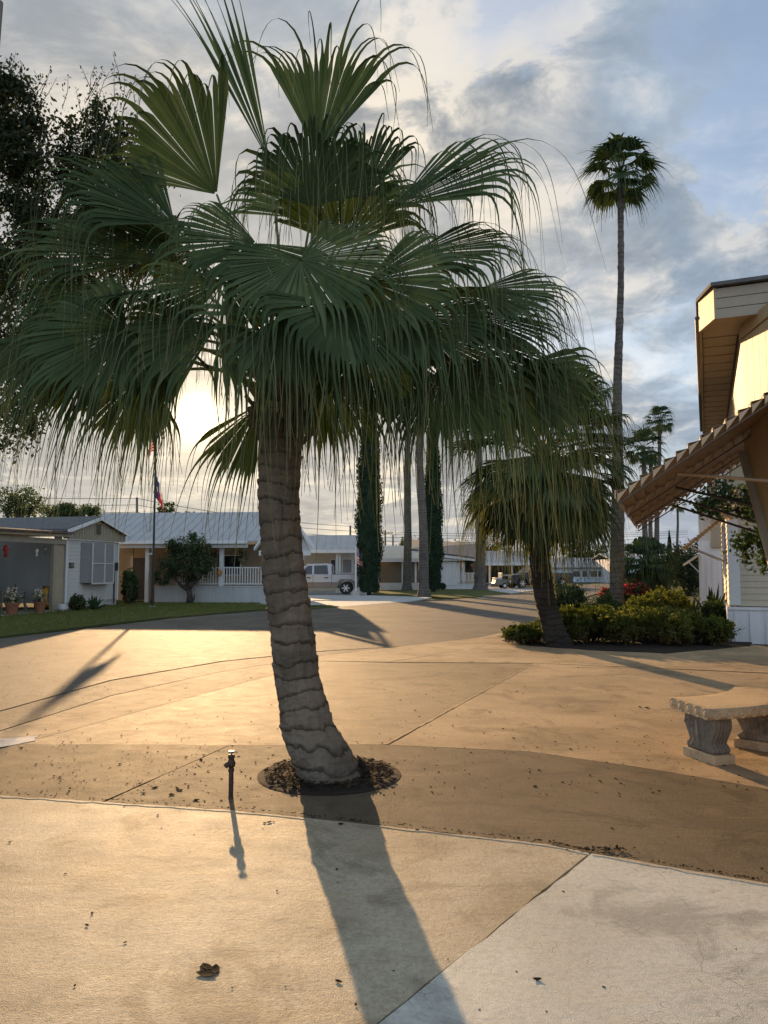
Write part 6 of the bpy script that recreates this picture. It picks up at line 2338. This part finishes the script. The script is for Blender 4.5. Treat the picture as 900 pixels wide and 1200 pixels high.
for i in range(5):
    r = r0 + .05 + (r1 - r0 - .10) * i / 4
    roundel(mb, (r * math.cos(a0), r * math.sin(a0), (zs + zb_) / 2), (math.sin(a0), -math.cos(a0), 0), (math.cos(a0), math.sin(a0), 0), 0.050)
for i in range(13):
    a = a0 + (a1 - a0) * (i + .5) / 13
    roundel(mb, (r1 * math.cos(a), r1 * math.sin(a), (zs + zb_) / 2), (math.cos(a), math.sin(a), 0), (-math.sin(a), math.cos(a), 0), 0.040)
for i in range(9):
    a = a0 + (a1 - a0) * (i + .5) / 9
    roundel(mb, (r0 * math.cos(a), r0 * math.sin(a), (zs + zb_) / 2), (-math.cos(a), -math.sin(a), 0), (-math.sin(a), math.cos(a), 0), 0.038)
mb.build('seat', 'stone', bench, smooth=False)


def bench_leg(ang):
    """scrolled slab leg standing along the radius: outline in (radius, z), thick across"""
    c, s = math.cos(ang), math.sin(ang)
    half = [(x, z * 1.085) for x, z in [(.185, .352), (.195, .33), (.200, .30), (.195, .265), (.178, .23), (.155, .195), (.138, .165), (.132, .145), (.142, .128), (.160, .118), (.172, .105), (.170, .090), (.155, .078), (.16, .074)]]
    cr = (r0 + r1) / 2
    out = [(cr + x, z) for x, z in half] + [(cr - x, z) for x, z in half[::-1]]
    n_ = len(out)
    T_ = 0.08

    def P(x, z, t):
        return (c * x - s * t, s * x + c * t, z)
    mb = MB()
    cx_ = cr
    vs = [P(x, z, -T_) for x, z in out] + [P(x, z, T_) for x, z in out] + [P(cx_ + (x - cx_) * .86, .21 + (z - .21) * .88, -T_ - .012) for x, z in out] + [P(cx_ + (x - cx_) * .86, .21 + (z - .21) * .88, T_ + .012) for x, z in out]
    fs = [(i, (i + 1) % n_, n_ + (i + 1) % n_, n_ + i) for i in range(n_)]
    fs += [(2 * n_ + i, 2 * n_ + (i + 1) % n_, (i + 1) % n_, i) for i in range(n_)]
    fs += [(n_ + i, n_ + (i + 1) % n_, 3 * n_ + (i + 1) % n_, 3 * n_ + i) for i in range(n_)]
    fs.append(tuple(2 * n_ + i for i in range(n_)))
    fs.append(tuple(3 * n_ + i for i in range(n_))[::-1])
    mb.add(vs, fs)
    # carved spirals on both faces and ribs round the ends
    for sg in (-1, 1):
        for sx in (-1, 1):
            pts = [P(cr + sx * (.115 + (.062 - .006 * k * .8) * math.cos(k * .55) * .9), .285 + (.055 - .005 * k * .8) * math.sin(k * .55), sg * (T_ + .012)) for k in range(0, 11)]
            mb.tube(pts, .009, 5)
            mb.tube([P(cr + sx * .06, .32, sg * (T_ + .012)), P(cr + sx * .075, .24, sg * (T_ + .013)), P(cr + sx * .055, .17, sg * (T_ + .013)), P(cr + sx * .09, .11, sg * (T_ + .012))], .010, 5)
        mb.tube([P(cr - .012, .335, sg * (T_ + .012)), P(cr, .22, sg * (T_ + .016)), P(cr + .01, .10, sg * (T_ + .012))], [.012, .018, .012], 6)
    for t in (-.045, -.015, .015, .045):
        for sx in (-1, 1):
            mb.tube([P(cr + sx * x, z, t) for x, z in half[1:-1]], .011, 5)
    leg = mb.build('leg', 'stone_shade', bench, smooth=False)
    ft = MB()
    e = .20
    ft.prism([P(cr - e, 0, -.10), P(cr + e, 0, -.10), P(cr + e, 0, .10), P(cr - e, 0, .10)], (0, 0, .079))
    ft.build('foot', 'stone', leg, bevel=0.006)


bench_leg(R(-74))
bench_leg(R(-44))

# ------------------------------------------------------------------ water standpipe by the slab edge
p = gnd(270.5, 936)
sp = thing('standpipe', 'short rusty water standpipe with brass hose valve beside the palm', 'standpipe', (p.x, p.y, 0))
hp = at(270, 880, p.y).z
MB().lathe([(0.017, -.02), (0.019, .0), (0.017, .02), (0.0165, hp - .14), (0.021, hp - .14), (0.021, hp - .115)], 12).build('pipe', 'iron', sp, smooth=False)
mb = MB()
mb.lathe([(0.018, hp - .114), (0.026, hp - .10), (0.030, hp - .085), (0.024, hp - .066), (0.018, hp - .058), (0.022, hp - .048), (0.026, hp - .04), (0.020, hp - .025)], 14)
mb.build('valve_body', 'iron', sp, smooth=True)
mb = MB()
mb.tube([(0, 0, hp - .085), (-.022, -.02, hp - .085), (-.034, -.032, hp - .10)], [.016, .017, .019], 10)
mb.build('spout', 'iron', sp, smooth=True)
mb = MB()
mb.lathe([(0.008, hp - .026), (.008, hp - .012), (.022, hp - .012), (.024, hp - .006), (.020, hp), (.006, hp + .001)], 12)
mb.build('handle', 'brass', sp, smooth=False)

# ------------------------------------------------------------------ fallen leaves and grit
rng = np.random.default_rng(171)


def curl_leaf(c, L, rng, az=None):
    az = rng.uniform(0, 6.28) if az is None else az
    d = np.array([math.cos(az), math.sin(az), 0])
    s = np.array([-d[1], d[0], 0])
    up = np.array([0, 0, 1.0])
    V = []
    k = 5
    cu = rng.uniform(.1, .5)
    for i in range(k):
        u = i / (k - 1) - .5
        w = L * .24 * (math.cos(u * 2.9) ** .8 if abs(u) < .5 else .05) + .001
        z = L * cu * (u * u * 2) + .003
        V += [c + d * u * L - s * w + up * (z + w * .7), c + d * u * L + up * z, c + d * u * L + s * w + up * (z + w * .6)]
    q = []
    for i in range(k - 1):
        a = 3 * i
        q += [[a, a + 1, a + 4, a + 3], [a + 1, a + 2, a + 5, a + 4]]
    return np.array(V), np.array(q)


one = [(247, 1136, .085, 'crumpled dead leaf lying alone on the pale slab'), (210, 925, .055, 'dark curled leaf standing on the brown strip near the standpipe, left of its twin'), (203, 931, .05, 'dark curled leaf nearest the slab edge left of the standpipe'),
       (228, 938, .05, 'small dark leaf at the slab edge closest to the standpipe'), (398, 1150, .035, 'tiny brown leaf scrap in the palm trunk shadow on the pale slab'), (398, 966, .045, 'dark leaf scrap on the pale lip below the mulch bed'),
       (755, 829, .08, 'twiggy leaf scrap on the tan slab left of the bench'), (312, 963, .04, 'leaf scrap on the pale lip right of the standpipe shadow'), (183, 923, .05, 'small pale brown leaf on the brown strip, far left of the standpipe')]
for px, py, L, lab in one:
    p = gnd(px, py, .008)
    flat = .35 if L > .08 else .8
    parts = [curl_leaf(np.array([rng.normal(0, L * .3), rng.normal(0, L * .3), 0.0]), L * rng.uniform(.7, 1.0), rng) for _ in range(5 if L > .08 else (3 if L > .05 else 2))]
    V, Q = merge(parts)
    V[:, 2] *= flat
    o = mesh_np('dead_leaf', V, Q, 'litter')
    o.location = (p.x, p.y, .003 if py > 955 else 0.0)
    tag(o, lab, 'dead leaf', 'fallen leaves on the slabs')
parts = []
for k in range(1150):
    if k < 150:
        px, py = rng.uniform(60, 330), rng.normal(910, 22)
    elif k < 950:
        px, py = rng.uniform(0, 900), rng.uniform(765, 935)
    else:
        px, py = rng.uniform(0, 900), rng.uniform(935, 1190)
        if rng.random() < .82:
            continue
    if py < 745:
        continue
    p = gnd(px, py)
    if (p.x - mc.x) ** 2 + (p.y - mc.y) ** 2 < .36:
        continue
    L = rng.choice([.013, .02, .03, .042], p=[.5, .32, .14, .04])
    parts.append(curl_leaf(np.array([p.x, p.y, 0.0022 if py > 935 + px * .07 else -.0008]), L * .85, rng))
# drift of leaf crumbs in the joint along the pale slab
for k in range(420):
    u = rng.random() ** .8
    i = rng.integers(0, 6)
    a, b = Vv[i + 0], Vv[i + 1]
    px, py = a[0] + (b[0] - a[0]) * u, a[1] + (b[1] - a[1]) * u
    p = gnd(px, py - 1.5)
    parts.append(curl_leaf(np.array([p.x, p.y + rng.normal(0.012, .012), .006]), rng.choice([.008, .013, .020]), rng))
for k in range(70):
    p = gnd(rng.normal(705, 16), rng.normal(997, 1.6))
    parts.append(curl_leaf(np.array([p.x, p.y, .008]), rng.choice([.012, .018, .025]), rng))
V, Q = merge(parts)
tag(mesh_np('leaf_litter', V, Q, 'litter'), kind='stuff')
